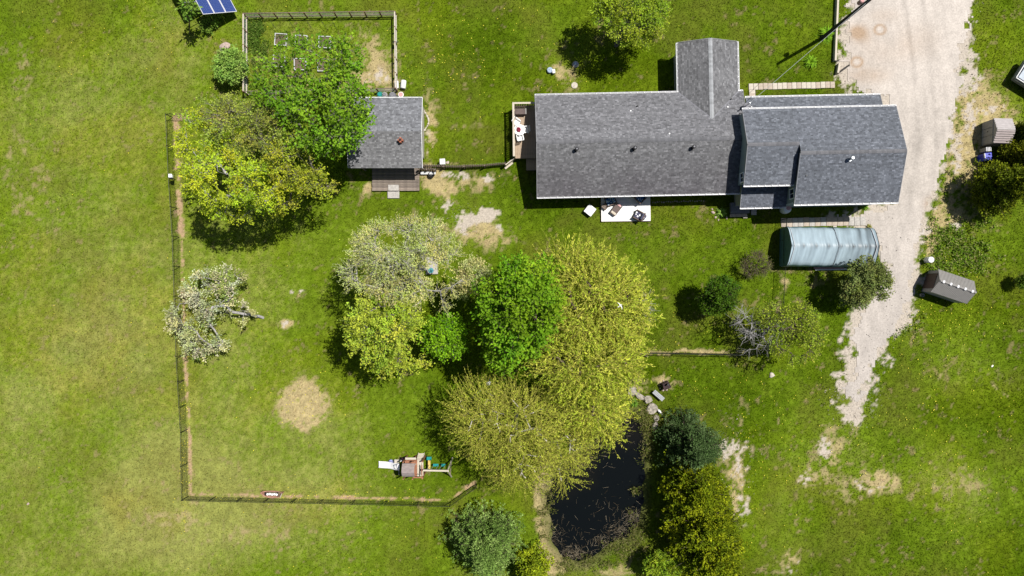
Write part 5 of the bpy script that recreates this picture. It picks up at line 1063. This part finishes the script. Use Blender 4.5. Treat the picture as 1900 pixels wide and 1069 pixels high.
def tree(name, label, cat, base, lobes, seed, n_clump=60, clump_r=.9, n_twig=9, per_twig=10, leaf=(.16, .12), cols=((.1,.2,.01),), mix=.3, bark='grey', trunk_r=.2, shell=.55, flat=.6,
         lean=None, tight=.35, twig_len=(.6, 1.1), group=None, mat_=None, low=.35, droop=0., bare=0., twig_w=.009, extra_up=.35, wob=.08, tilt=.6, tcol=None, hs=1.0, boost=1.0):
    cols = tuple(tuple(x*boost for x in c) for c in cols); base, lobes = rescale(base, lobes, hs)
    r = np.random.default_rng(seed); base = P(*base); base = np.array((base.x, base.y, -.08)); Lb = []
    for px, py, h, rx, ry, rz, *wt in lobes:
        c = P(px, py, h); k = (CAM_H-h)/CAM_H/S; Lb.append((np.array(c), np.array((rx*k, ry*k, rz)), wt[0] if wt else 1))
    wts = np.array([(a[1][0]*a[1][1])*a[2] for a in Lb]); wts /= wts.sum(); tips, lob = [], []
    while len(tips) < n_clump:
        i = r.choice(len(Lb), p=wts); v = unit(r.normal(size=3)); rad = (shell+(1-shell)*r.random())**.8
        if v[2] < -low: continue
        c, R, _ = Lb[i]; cr = np.minimum(clump_r*.7, R*.45); p = c+v*rad*(R-cr)
        if tips and np.min(np.linalg.norm(np.array(tips)-p, axis=1)) < clump_r*tight and r.random() < .8: continue
        if p[2] < .35: continue
        tips.append(p); lob.append(i)
    tips = np.array(tips); ctr = sum(a[0]*w_ for a, w_ in zip(Lb, wts)); topz = max(a[0][2]+a[1][2]*.35 for a in Lb)
    top = np.array((base[0]*.45+ctr[0]*.55, base[1]*.45+ctr[1]*.55, topz)) if lean is None else np.array(lean, float)
    N, Pn, tipn = skeleton(r, base, top, tips, trunk_r, extra_up, wob)
    nb = len(N); N = list(N); Pn = list(Pn)
    lp, ld, lc = [], [], []; cols = np.array(cols); tw_a, tw_b, tw_r = [], [], []
    for t, p in enumerate(tips):
        node = tipn[t]; c, R, _ = Lb[lob[t]]; outw = unit((p-c)/R); par = N[Pn[node]]; din = unit(p-par); cc = cols[r.integers(len(cols))] if r.random() > mix else cols.mean(0)
        cc = cc*(.76+.46*r.random())*np.array((r.uniform(.82, 1.07), 1, 1)); nt_ = max(2, int(n_twig*(.7+.6*r.random())))
        dv = unit(outw*.75+din*.45+r.normal(0, .75, (nt_, 3))*np.array((1, 1, flat))); ln = clump_r*r.uniform(*twig_len, nt_)
        s0 = par+(p-par)*r.random((nt_, 1)); mid = s0+dv*ln[:, None]*.5+r.normal(0, .05, (nt_, 3)); end = s0+dv*ln[:, None]-np.array((0, 0, 1))*droop*ln[:, None]
        tw_a += [s0, mid]; tw_b += [mid, end]; tw_r += [np.full(nt_, twig_w*1.5), np.full(nt_, twig_w)]
        if bare and r.random() < bare: continue
        m = per_twig; f = np.sqrt(r.random((nt_, m, 1)))*1.05; pos = np.where(f < .5, s0[:, None]+(mid-s0)[:, None]*f*2, mid[:, None]+(end-mid)[:, None]*(f-.5)*2)+r.normal(0, leaf[0]*.55, (nt_, m, 3))
        dd = unit(dv[:, None]*.7+r.normal(0, .7, (nt_, m, 3))-np.array((0, 0, .25))); lp.append(pos.reshape(-1, 3)); ld.append(dd.reshape(-1, 3)); lc.append(cc*(.75+.5*r.random((nt_*m, 1))))
    # radii from the number of twigs each node carries
    wgt = np.zeros(nb)
    for t in tipn.values(): wgt[t] += 1
    for i in range(nb-1, 0, -1): wgt[Pn[i]] += wgt[i]
    rad = trunk_r*(np.maximum(wgt, .4)/max(wgt[0], 1))**.5; rad = np.maximum(rad, .016)
    idx = np.array([i for i in range(1, nb)]); A = np.array(N); pr = np.array(Pn)
    V1, F1 = frusta(A[pr[idx]], A[idx], np.minimum(rad[pr[idx]], rad[idx]*1.5), rad[idx], 6)
    V2, F2 = frusta(np.concatenate(tw_a), np.concatenate(tw_b), np.concatenate(tw_r), np.concatenate(tw_r)*.7, 3)
    t = thing(name, label, cat, tuple(base), 0, group)
    mesh_np('trunk', V1-base, F1, np.full(len(F1)//4, 4), BARK[bark], t, smooth=True)
    tw = mesh_np('twigs', V2-base, F2, np.full(len(F2)//4, 4), BARK[tcol or bark], t); tw['kind'] = 'stuff'
    if lp:
        pos, dd, col = np.concatenate(lp), np.concatenate(ld), np.concatenate(lc); n = len(pos)
        k = pos[:, 2] > .05; pos, dd, col = pos[k], dd[k], col[k]; n = len(pos)
        nrm = unit(np.array((0, 0, 1.))*1.0+r.normal(0, tilt, (n, 3))); L = leaf[0]*r.uniform(.65, 1.3, n); W = leaf[1]*r.uniform(.7, 1.25, n)
        V, F, C = leaves(pos-base, dd, nrm, L, W, col); cr = mesh_np('crown', V, F, np.full(len(F)//3, 3), mat_ or m_leaf, t, C); cr['kind'] = 'stuff'
    return t
def willow(name, label, base, lobes, seed, n_limb=46, n_str=1500, cols=(), leaf=(.20,.05), bark='brown', trunk_r=.32, str_len=(1.3,3.1), per=16, spread=.5, tcol='yellow', limb_bark=None, group=None, upz=.55, hs=1.0, up=.6, wob=.08, rmin=.03):
    base, lobes = rescale(base, lobes, hs)
    r = np.random.default_rng(seed); base = P(*base); base = np.array((base.x, base.y, -.08)); Lb = []
    for px, py, h, rx, ry, rz in lobes:
        c = P(px, py, h); k = (CAM_H-h)/CAM_H/S; Lb.append((np.array(c), np.array((rx*k, ry*k, rz))))
    wts = np.array([a[1][0]*a[1][1] for a in Lb]); wts /= wts.sum(); tips = []
    for i in range(n_limb):
        c, R = Lb[r.choice(len(Lb), p=wts)]; v = unit(r.normal(size=3)); v[2] = abs(v[2])*.8-.1; tips.append(c+v*R*(.35+.5*r.random()))
    tips = np.array(tips); ctr = sum(a[0]*w_ for a, w_ in zip(Lb, wts)); top = np.array((base[0]*.6+ctr[0]*.4, base[1]*.6+ctr[1]*.4, max(a[0][2]+a[1][2]*.3 for a in Lb)))
    N, Pn, tipn = skeleton(r, base, top, tips, trunk_r, up, wob); nb = len(N); wgt = np.zeros(nb)
    for t in tipn.values(): wgt[t] += 1
    for i in range(nb-1, 0, -1): wgt[Pn[i]] += wgt[i]
    rad = np.maximum(trunk_r*(np.maximum(wgt, .4)/max(wgt[0], 1))**.5, rmin); A = np.array(N); pr = np.array(Pn); idx = np.arange(1, nb)
    V1, F1 = frusta(A[pr[idx]], A[idx], np.minimum(rad[pr[idx]], rad[idx]*1.5), rad[idx], 6)
    t = thing(name, label, 'tree', tuple(base), 0, group); mesh_np('trunk', V1-base, F1, np.full(len(F1)//4, 4), BARK[limb_bark or bark], t, smooth=True)
    # hanging strands: rise a little outwards, then droop
    li = r.choice(len(Lb), n_str, p=wts); c = np.array([Lb[i][0] for i in li]); R = np.array([Lb[i][1] for i in li])
    v = unit(r.normal(size=(n_str, 3))); v[:, 2] = np.abs(v[:, 2])*.95-.12; st_ = c+v*R*(.35+.6*r.random((n_str, 1))**.6)
    # clumping: pull starts toward limb tips
    tt = tips[np.argmin(np.linalg.norm(st_[:, None]-tips[None], axis=2), axis=1)]; st_ = st_+(tt-st_)*(.15+.4*r.random((n_str, 1)))
    out = v.copy(); out[:, 2] = 0; out = unit(out+r.normal(0, spread, (n_str, 3))*np.array((1, 1, 0))); Ls = r.uniform(*str_len, n_str); K = 5; pts = [st_]
    ang0 = r.uniform(.1, upz, n_str)
    for k in range(K):
        ang = ang0-(k+1)/K*r.uniform(1.0, 2.0, n_str); dd = out*np.cos(ang)[:, None]+np.array((0, 0, 1))*np.sin(ang)[:, None]; pts.append(pts[-1]+dd*(Ls/K)[:, None])
    pts = np.stack(pts, 1); pts[:, :, 2] = np.maximum(pts[:, :, 2], .3)
    V2, F2 = frusta(pts[:, :-1].reshape(-1, 3), pts[:, 1:].reshape(-1, 3), np.full(n_str*K, .011), np.full(n_str*K, .008), 3)
    tw = mesh_np('twigs', V2-base, F2, np.full(len(F2)//4, 4), BARK[tcol], t); tw['kind'] = 'stuff'
    f = r.random((n_str, per))*K; i0 = np.minimum(f.astype(int), K-1); fr = (f-i0)[..., None]; ar = np.arange(n_str)[:, None]
    pos = pts[ar, i0]*(1-fr)+pts[ar, i0+1]*fr; dd = unit(pts[ar, i0+1]-pts[ar, i0])
    cols = np.array(cols); cc = cols[r.integers(len(cols), size=n_str)]*r.uniform(.7, 1.3, (n_str, 1)); n = n_str*per
    pos = pos.reshape(-1, 3)+r.normal(0, .03, (n, 3)); dd = unit(dd.reshape(-1, 3)+r.normal(0, .5, (n, 3))); nrm = unit(np.array((0, 0, 1.))+r.normal(0, .7, (n, 3)))
    V, F, C = leaves(pos-base, dd, nrm, leaf[0]*r.uniform(.6, 1.3, n), leaf[1]*r.uniform(.7, 1.3, n), np.repeat(cc, per, 0)*r.uniform(.8, 1.2, (n, 1)))
    cr = mesh_np('crown', V, F, np.full(len(F)//3, 3), m_leaf, t, C); cr['kind'] = 'stuff'
    return t
def conifer(name, label, base, R, H, seed, cols, n_br=170, sprays=9, leaf=(.34,.10), per=7, shape=.8, rise=.25, group=None, trunk_r=.16, cat='tree', lump=.3, prof='cone'):
    """whorled branches carrying upward-tilted needle sprays"""
    r = np.random.default_rng(seed); k0 = 1/S; b = P(*base); base = np.array((b.x, b.y, -.08)); R = R*k0
    z = H*(.04+.95*r.random(n_br)**1.15); f = z/H
    pr_ = {'cone': (1-f)**shape, 'dome': np.sqrt(np.maximum(1-f**2.2, 0)), 'egg': np.sin(np.pi*np.clip(.25+.75*f, 0, 1))**.6}[prof]
    a = r.random(n_br)*2*math.pi; lb = 1+lump*np.sin(3*a+seed)*.5+lump*r.normal(0, .5, n_br); Lr = np.maximum(R*pr_*lb, .18)
    out = np.stack([np.cos(a), np.sin(a), np.full(n_br, rise)], 1)+r.normal(0, .08, (n_br, 3)); A = np.stack([np.zeros(n_br), np.zeros(n_br), z], 1); B = A+out*Lr[:, None]
    V1, F1 = frusta(np.concatenate([A, np.zeros((1, 3))]), np.concatenate([B, np.array([[0, 0, H]])]), np.concatenate([np.full(n_br, .03), [trunk_r]]), np.concatenate([np.full(n_br, .008), [.02]]), 5)
    t = thing(name, label, cat, tuple(base), 0, group); mesh_np('trunk', V1, F1, np.full(len(F1)//4, 4), BARK['brown'], t, smooth=True)
    cols = np.array(cols); bc = cols[r.integers(len(cols), size=n_br)]*r.uniform(.8, 1.2, (n_br, 1))
    s = .25+.8*r.random((n_br, sprays))**.7; sp = A[:, None]+(B-A)[:, None]*s[..., None]; wd = (Lr[:, None]*.22*(1.15-s)+.09)[..., None]
    sp = sp+r.normal(0, 1, (n_br, sprays, 3))*wd*np.array((1, 1, .55)); n = n_br*sprays
    sd = unit(out[:, None]*.8+r.normal(0, .45, (n_br, sprays, 3))+np.array((0, 0, .45))).reshape(-1, 3); sp = sp.reshape(-1, 3); sc_ = np.repeat(bc, sprays, 0)*r.uniform(.75, 1.25, (n, 1))
    pos = np.repeat(sp, per, 0)+r.normal(0, .07, (n*per, 3)); dd = unit(np.repeat(sd, per, 0)+r.normal(0, .55, (n*per, 3))); nrm = unit(np.array((0, 0, 1.))+r.normal(0, .9, (n*per, 3)))
    V, F, C = leaves(pos, dd, nrm, leaf[0]*r.uniform(.6, 1.3, n*per), leaf[1]*r.uniform(.7, 1.3, n*per), np.repeat(sc_, per, 0)*r.uniform(.8, 1.2, (n*per, 1)), .1)
    V[:, 2] = np.maximum(V[:, 2], .03)
    cr = mesh_np('crown', V, F, np.full(len(F)//3, 3), m_needle, t, C); cr['kind'] = 'stuff'
    return t
BRIGHT = ((.23,.42,.012),(.28,.47,.018),(.18,.37,.012)); YEL = ((.56,.60,.07),(.48,.56,.06),(.42,.53,.05)); OLV = ((.40,.44,.07),(.33,.39,.06),(.44,.46,.08)); YGR = ((.52,.60,.035),(.45,.56,.035),(.60,.62,.04))
# --- garden / west group
tree('maple_tree', 'large bright green maple overhanging the outbuilding roof and the garden', 'tree', (632,236), [(600,225,7.4,95,72,2.6,1.5),(640,190,7,55,60,2.2),(575,118,7.6,95,62,1.5,.8),(520,170,7.2,55,60,2,.6),(640,105,7.2,45,45,1.4,.6)], 11, 190, .95, 8, 8, (.21,.18), ((.22,.38,.022),(.27,.42,.03),(.18,.34,.018)), bark='grey', trunk_r=.26, hs=1.35)
tree('budding_tree', 'sparse grey-olive tree with bare twigs showing, west of the bright maple', 'tree', (512,268), [(450,232,7,78,58,2.4),(400,215,6.5,42,40,1.8,.8),(500,250,7,60,60,2)], 12, 120, .95, 11, 7, (.13,.10), OLV, bark='grey', trunk_r=.2, hs=1.35, twig_w=.007)
tree('yellow_green_tree', 'olive-yellow leafing tree at the yard\'s north-west corner behind the fence strip', 'tree', (478,352), [(415,335,6.4,85,62,2.3),(372,270,6,40,75,1.8,.7),(420,245,6,50,40,1.5,.5),(480,345,6.2,62,55,2),(430,385,5.2,60,30,1.4,.7)], 13, 135, .9, 9, 13, (.145,.12), YGR, bark='silver', trunk_r=.2, hs=1.5, twig_w=.007)
tree('olive_tree', 'thin brownish-olive tree between the yellow-green tree and the bright maple', 'tree', (575,318), [(545,305,6.4,62,66,2.2),(575,345,5.4,50,40,1.6),(515,360,5,45,40,1.4)], 14, 90, .85, 9, 9, (.13,.10), ((.48,.53,.035),(.42,.42,.05),(.54,.56,.04)), bark='grey', trunk_r=.18, hs=1.45, twig_w=.007)
tree('round_shrub', 'round pale green shrub beside the boulder at the garden\'s west rail', 'shrub', (437,138), [(430,125,1.6,34,36,1.2)], 15, 70, .5, 7, 9, (.17,.13), ((.36,.50,.11),(.30,.45,.08)), bark='brown', trunk_r=.08, low=.1)
tree('apple_tree', 'leaning apple tree in pale blossom spilling over the west fence', 'tree', (488,590), [(395,545,3.0,65,52,1.4),(345,585,2.8,46,46,1.3),(375,625,2.4,55,45,1.2),(420,520,3.2,40,32,1.2),(445,585,2.2,34,40,.7,.4)], 16, 120, .75, 9, 8, (.13,.12), ((.68,.66,.36),(.60,.60,.27),(.40,.46,.11),(.74,.70,.47)), mix=.1, bark='silver', trunk_r=.13, lean=tuple(P(425,575,2.2)), low=.6, twig_w=.010, tcol='grey', bare=.12)
# --- middle group
tree('budding_tree', 'big grey-twigged tree just coming into bud in the middle of the yard', 'tree', (800,505), [(740,465,8,100,70,2.6),(690,505,7.4,72,50,2.2),(790,450,7.6,62,50,2.2),(740,530,7,80,40,1.8),(800,555,6,50,36,1.4,.6),(835,500,7,45,50,1.8,.6)], 17, 170, 1.0, 14, 8, (.10,.085), ((.64,.64,.19),(.57,.59,.155),(.68,.64,.26)), bark='silver', trunk_r=.28, twig_w=.0075, tcol='pale', hs=1.25)
tree('yellow_tree', 'yellow-leafed tree in front of the big grey budding tree', 'tree', (746,598), [(712,602,6.6,72,58,2.6),(720,665,5.4,42,32,1.6),(680,630,5.8,38,40,1.8),(765,680,4.6,22,20,1,.5)], 18, 92, .95, 9, 16, (.15,.125), YEL, bark='grey', trunk_r=.2, hs=1.35, twig_w=.007, tight=.55, twig_len=(.4,1.5))
tree('young_maple', 'small fresh green maple right of the yellow tree', 'tree', (840,605), [(828,622,4.6,42,40,1.9)], 19, 50, .8, 9, 12, (.18,.15), BRIGHT, bark='grey', trunk_r=.12, hs=1.3, tight=.55, twig_len=(.4,1.5))
tree('pale_tree', 'small pale yellow tree between the grey budding tree and the dark green maple', 'tree', (884,512), [(878,508,5.8,36,36,1.7),(860,535,5.0,24,24,1.2)], 20, 46, .75, 9, 9, (.12,.10), ((.62,.58,.24),(.53,.52,.19)), bark='grey', trunk_r=.12, hs=1.2, twig_w=.007)
tree('maple_tree', 'dense vivid green maple left of the yellow willow', 'tree', (962,568), [(968,575,8.4,74,100,2.8),(940,640,6.6,48,52,2.2),(1005,520,7.4,45,52,2.2),(925,560,7,36,60,2)], 21, 125, 1.05, 10, 13, (.22,.18), ((.23,.39,.016),(.28,.43,.022),(.17,.33,.014)), bark='brown', trunk_r=.28, hs=1.32, tight=.55, twig_len=(.4,1.45))
willow('willow_tree', 'wide yellow-green weeping willow at the head of the pond', (1072,592), [(1095,560,8.6,98,92,2.6),(1090,660,8,100,88,2.6),(1140,590,7.2,56,90,2.2),(1050,500,7,52,42,1.8),(1090,745,5.6,66,54,1.8),(1115,780,4.4,42,34,1.4)], 22, 70, 3000, ((.54,.58,.06),(.44,.53,.05),(.62,.62,.10),(.36,.46,.04)), (.24,.07), 'brown', .38, hs=1.2)
willow('birch_tree', 'pale-limbed olive tree drooping towards the playset and pond', (962,728), [(945,790,7,105,78,2.2),(890,760,6.2,60,52,1.8),(965,850,6,72,52,1.8),(1050,825,5.2,44,44,1.6),(1045,868,4,30,36,1.2)], 23, 80, 1900, ((.45,.50,.055),(.36,.44,.04),(.52,.54,.08)), (.15,.06), 'pale', .15, (1.2,2.9), 14, .6, 'yellow', upz=.5, up=.12, wob=.025, rmin=.042, limb_bark='pale', hs=1.15)
# --- top, right and bottom
tree('yellow_green_tree', 'willowy green tree cut by the top edge above the house', 'tree', (1143,84), [(1165,30,5.2,66,56,2.2),(1205,34,4.6,40,55,1.8),(1130,10,5,42,40,1.8)], 24, 110, .9, 10, 12, (.16,.11), ((.38,.48,.03),(.30,.42,.03),(.45,.49,.05)), bark='grey', trunk_r=.2)
conifer('spruce_tree', 'broad pale blue-green spruce at the bottom edge left of the pond', (905,985), 60, 6.6, 31, ((.17,.27,.055),(.125,.21,.04),(.23,.33,.085)), 360, 13, (.15,.085), 9, .62, .28)
conifer('cedar_tree', 'small yellow-green cedar at the bottom edge right of the pale spruce', (985,1036), 29, 3.8, 32, ((.28,.34,.015),(.2,.27,.015)), 170, 10, (.20,.11), 6, .6, .5)
conifer('blue_spruce', 'dark blue-green spruce at the top of the cedar row by the pond', (1270,816), 52, 5.6, 33, ((.070,.120,.035),(.05,.09,.026),(.10,.155,.055)), 340, 13, (.15,.085), 8, .6, .25)
cg = 'golden cedars east of the pond'
conifer('cedar_tree', 'golden cedar directly below the dark blue spruce', (1272,888), 54, 6.4, 34, ((.175,.225,.008),(.115,.16,.007),(.25,.285,.010)), 330, 13, (.17,.10), 8, .5, .6, cg)
conifer('cedar_tree', 'golden cedar in the middle of the cedar row', (1285,944), 56, 6.8, 35, ((.175,.225,.008),(.115,.16,.007),(.25,.285,.010)), 330, 13, (.17,.10), 8, .5, .6, cg)
conifer('cedar_tree', 'golden cedar at the bottom edge of the cedar row', (1300,1000), 58, 6.4, 36, ((.175,.225,.008),(.115,.16,.007),(.25,.285,.010)), 330, 13, (.17,.10), 8, .5, .6, cg)
tree('leafy_shrub', 'light green shrub at the bottom edge between the pond and the cedars', 'shrub', (1220,1035), [(1228,1050,2.2,36,30,1.4)], 37, 60, .55, 8, 10, (.15,.10), ((.36,.46,.03),(.28,.40,.03)), bark='brown', trunk_r=.08, low=.2)
conifer('cedar_tree', 'dark olive cedar beside the drive at the right edge', (1822,354), 42, 5.6, 38, ((.14,.18,.01),(.10,.135,.01),(.19,.22,.012)), 300, 13, (.17,.10), 8, .5, .55)
conifer('cedar_tree', 'dark olive cedar above the blue bin at the right edge', (1866,306), 33, 4.6, 39, ((.18,.20,.01),(.13,.15,.01)), 240, 13, (.18,.10), 7, .5, .55)
conifer('cedar_tree', 'dark cedar crowding the small pale shed at the right edge', (1880,256), 17, 3.6, 40, ((.15,.17,.018),(.11,.14,.018)), 160, 11, (.22,.12), 7, .5, .55)
tree('juniper_tree', 'grey-green juniper leaning over the drive beside the tent garage', 'tree', (1568,528), [(1600,500,3.8,26,26,1.1),(1624,518,3.6,28,32,1.1),(1592,535,3.2,32,34,1.1),(1585,560,2.0,28,18,.7,.6),(1632,545,2.6,20,16,.7,.6)], 41, 95, .55, 11, 10, (.17,.10), ((.17,.20,.05),(.13,.16,.04),(.21,.235,.07)), bark='brown', trunk_r=.14, mat_=m_needle, low=.5)
tree('small_tree', 'small dark green tree alone on the lawn south of the house', 'tree', (1322,556), [(1340,545,3.6,35,35,1.4),(1326,560,2.8,32,28,1)], 42, 90, .6, 9, 10, (.16,.09), ((.10,.19,.012),(.075,.145,.01)), bark='brown', trunk_r=.09, low=.4)
tree('bare_shrub', 'brownish twiggy shrub without leaves left of the tent garage', 'shrub', (1398,494), [(1402,490,1.2,36,30,1.0)], 43, 44, .55, 12, 3, (.07,.05), ((.26,.24,.08),(.22,.24,.05)), bark='brown', trunk_r=.06, low=.0, twig_w=.010)
tree('bare_tree', 'grey leafless tree with a spray of bare branches right of the short chain-link fence', 'tree', (1418,614), [(1385,600,4.6,38,46,1.4),(1395,635,3.6,34,34,1.1),(1430,640,3.2,30,20,.9),(1440,605,4.4,36,34,1)], 44, 50, 1.15, 5, 0, (.1,.1), OLV, bark='silver', trunk_r=.07, bare=1.0, twig_w=.009, wob=.03, extra_up=.1, shell=.3, lean=tuple(P(1418,620,2.8)))
tree('leafing_tree', 'half-leafed yellow-green tree beside the grey leafless tree', 'tree', (1432,610), [(1465,592,5.4,68,36,1.6),(1495,610,5.2,42,42,1.6),(1475,645,4.6,50,34,1.4),(1430,585,4.8,40,30,1.4,.6)], 45, 90, .8, 9, 6, (.14,.11), ((.36,.44,.035),(.28,.37,.03),(.42,.46,.05)), bark='brown', trunk_r=.17)
tree('bare_sapling', 'small white-branched bare sapling at the willow\'s right side', 'tree', (1192,574), [(1196,566,2.4,26,34,1.1),(1190,590,1.6,22,18,.7)], 46, 20, .8, 4, 0, (.1,.1), OLV, bark='pale', trunk_r=.05, bare=1.0, twig_w=.012)
tree('edge_shrub', 'small dark bush at the far right edge of the lawn', 'shrub', (1888,522), [(1898,520,1.0,14,15,.8)], 47, 22, .4, 8, 9, (.13,.09), ((.12,.2,.02),), bark='brown', trunk_r=.05, low=.1)
tree('leafy_sapling', 'broad-leafed sapling growing up through the gap in the solar array', 'tree', (352,62), [(349,14,4.0,13,14,.6),(352,22,3.4,9,10,.5)], 48, 12, .5, 5, 5, (.30,.16), ((.22,.36,.05),(.17,.3,.04)), bark='brown', trunk_r=.05, lean=tuple(P(350,16,3.8)))
for i, (px, py, lb) in enumerate(((385,52,'leafy plant in the solar array\'s shadow, leftmost of three'),(394,42,'leafy plant under the solar array, middle of three'),(407,24,'pale leafy plant at the right end of the solar array\'s shadow'))):
    tree('leafy_plant', lb, 'plant', (px,py), [(px-1,py-2,.5,9,8,.35)], 49+i, 10, .35, 5, 6, (.20,.10), ((.24,.35,.05),(.2,.3,.04)), bark='brown', trunk_r=.02, low=0, group='plants under the solar array')
def hosta(name, label, px, py, r, h, seed, cols=((.24,.43,.02),(.18,.35,.015)), n=150, wide=.10, group=None):
    R = np.random.default_rng(seed); b = P(px, py); a = R.random(n)*2*math.pi; rad = r*R.uniform(.55, 1.05, n); K = 4; t = thing(name, label, 'plant', (b.x,b.y,-.06), 0, group); V, F, C = [], [], []; cols = np.array(cols)
    for i in range(n):
        d = np.array((math.cos(a[i]), math.sin(a[i]), 0)); s = np.array((-d[1], d[0], 0)); e = R.uniform(.35, 1.3); c = cols[R.integers(len(cols))]*R.uniform(.7, 1.3); k0 = len(V)
        for k in range(K+1):
            f = k/K; p = d*rad[i]*(f if e < .9 else f*.75)+np.array((0, 0, h*(e*1.6*f-1.35*f*f)+.04)); w_ = wide*math.sin(math.pi*min(.97, f*.85+.12))*(.6+.4*R.random()); V += [p-s*w_/2, p+s*w_/2]; C += [c, c]
        F += [(k0+2*k, k0+2*k+1, k0+2*k+3, k0+2*k+2) for k in range(K)]
    V = np.array(V); V[:, 2] = np.maximum(V[:, 2], .03); cr = mesh_np('foliage', V, np.array(F).ravel(), np.full(len(F), 4), m_leaf, t, np.array(C)); cr['kind'] = 'stuff'
hg = 'leafy border plants'
hosta('border_plant', 'leafy clump at the utility pole\'s foot by the long drive timber', 1533, 64, .92, .55, 1, group=hg); hosta('border_plant', 'leafy clump on the lawn nearer the pale paver path', 1503, 116, .80, .5, 2, group=hg)
hosta('border_plant', 'bright leafy clump in the flower bed beside the stone landing', 1338, 395, .62, .5, 3, ((.20,.36,.04),(.26,.40,.08)), 120, group=hg); hosta('border_plant', 'light green clump at the house\'s south-east corner', 1604, 384, .42, .4, 4, ((.2,.36,.03),), 80, .06, group=hg)
hosta('border_plant', 'green plant at the pond head under the flat rocks', 1176, 748, .5, .5, 5, ((.2,.36,.04),(.14,.28,.03)), 90, .07, group=hg); hosta('dry_weed', 'yellowing weed at the tent garage\'s north-east corner', 1612, 421, .34, .3, 6, ((.40,.36,.10),(.26,.3,.06)), 60, .05)
# low weeds between the shed and the dark cedar; vegetables in the garden corner; reeds
def ground_leaves(name, spots, cols, leaf, seed, hmax=.35, mt=None):
    r = np.random.default_rng(seed); pos = []
    for px, py, rx, ry, n in spots:
        p = P(px, py); k = max(4, n//22); cx, cy = p.x+r.normal(0, rx/S, k), p.y+r.normal(0, ry/S, k); i = r.integers(k, size=n); s = .16*r.uniform(.5, 1.8, k)[i]
        pos.append(np.stack([cx[i]+r.normal(0, 1, n)*s, cy[i]+r.normal(0, 1, n)*s, hmax*r.random(n)**1.4*np.exp(-r.random(n))], 1))
    pos = np.concatenate(pos); pos = pos[(sdist(pos[:, 0], pos[:, 1], DRIVE) > .1)]; n = len(pos); cols = np.array(cols); c = cols[r.integers(len(cols), size=n)]*r.uniform(.6, 1.3, (n, 1))
    dd = unit(r.normal(0, 1, (n, 3))*np.array((1, 1, .6))+np.array((0, 0, .25))); nrm = unit(np.array((0, 0, 1.))+r.normal(0, .6, (n, 3)))
    V, F, C = leaves(pos, dd, nrm, leaf[0]*r.uniform(.6, 1.4, n), leaf[1]*r.uniform(.6, 1.4, n), c); V[:, 2] = np.maximum(V[:, 2], -.03)
    return struct(mesh_np(name, V, F, np.full(len(F)//3, 3), mt or m_leaf, None, C), 'stuff')
ground_leaves('weeds', [(1772,438,22,9,700),(1750,455,10,12,450),(1795,462,22,12,900),(1752,495,14,8,600),(1806,488,12,8,500),(1735,452,7,18,300),(1800,415,24,6,260),(1775,480,14,9,420),(1825,470,10,16,260),(1690,600,14,16,160)], ((.15,.27,.015),(.24,.36,.03),(.11,.20,.015),(.34,.34,.12)), (.17,.10), 71, .45)
ground_leaves('garden_greens', [(475,50,9,10,1300),(470,75,8,18,1000),(602,78,7,6,260),(520,73,7,6,160),(558,76,7,6,220),(480,110,12,22,700),(500,150,20,12,500)], ((.13,.23,.03),(.10,.19,.02),(.2,.28,.05)), (.15,.08), 72, .35)
ground_leaves('bank_plants', [(1015,960,8,30,500),(1040,1050,20,6,350),(1110,1046,26,8,600),(1160,1016,20,9,700),(1180,990,10,14,600),(1200,800,5,30,500),(1195,770,10,10,500),(1180,912,5,6,160),(1196,845,4,14,160),(1095,835,14,10,300)], ((.20,.20,.05),(.15,.19,.03),(.28,.25,.11),(.10,.13,.02)), (.22,.05), 73, .5)
def reeds(name, spots, seed, cols):
    r = np.random.default_rng(seed); A, B = [], []
    for px, py, rx, ry, n in spots:
        p = P(px, py); x = p.x+r.normal(0, rx/S, n); y = p.y+r.normal(0, ry/S, n); a = r.random(n)*6.28; L = r.uniform(.15, .6, n); A.append(np.stack([x, y, np.full(n, -.25)], 1)); B.append(np.stack([x+np.cos(a)*L, y+np.sin(a)*L, -.2+r.random(n)*.3], 1))
    A, B = np.concatenate(A), np.concatenate(B); V, F = frusta(A, B, np.full(len(A), .011), np.full(len(A), .005), 3)
    c = np.repeat(np.array(cols)[r.integers(len(cols), size=len(A))]*r.uniform(.6, 1.2, (len(A), 1)), 6, 0)
    return struct(mesh_np(name, V, F, np.full(len(F)//4, 4), m_needle, None, c), 'stuff')
reeds('dead_reeds', [(1172,960,8,8,110),(1150,985,14,9,130),(1065,1028,14,7,170),(1120,1005,16,8,90),(1030,1000,8,16,60),(1185,985,6,10,40),(1080,860,20,10,50),(1160,790,12,16,40),(1120,950,20,18,36),(1060,990,24,20,40)], 74, ((.40,.34,.24),(.22,.18,.12),(.13,.10,.06)))
# floating scum and fallen leaves on the water
r = np.random.default_rng(75); n = 90; p = np.stack([r.uniform(1015,1200,n), r.uniform(770,1045,n)], 1); x, y = (p[:, 0]-950)/S, (534.5-p[:, 1])/S; k = sdist(x, y, POND) < -.1; x, y = x[k], y[k]; n = len(x); pos = np.stack([x, y, np.full(n, -.255)], 1)
V, F, C = leaves(pos, unit(r.normal(0, 1, (n, 3))*np.array((1,1,0))), np.tile(np.array((0,0,1.)), (n, 1)), r.uniform(.03,.09,n), r.uniform(.03,.07,n), np.array((.12,.12,.07))*r.uniform(.2,1,(n,1)), 0)
struct(mesh_np('floating_leaves', V, F, np.full(len(F)//3, 3), m_needle, None, C), 'stuff')
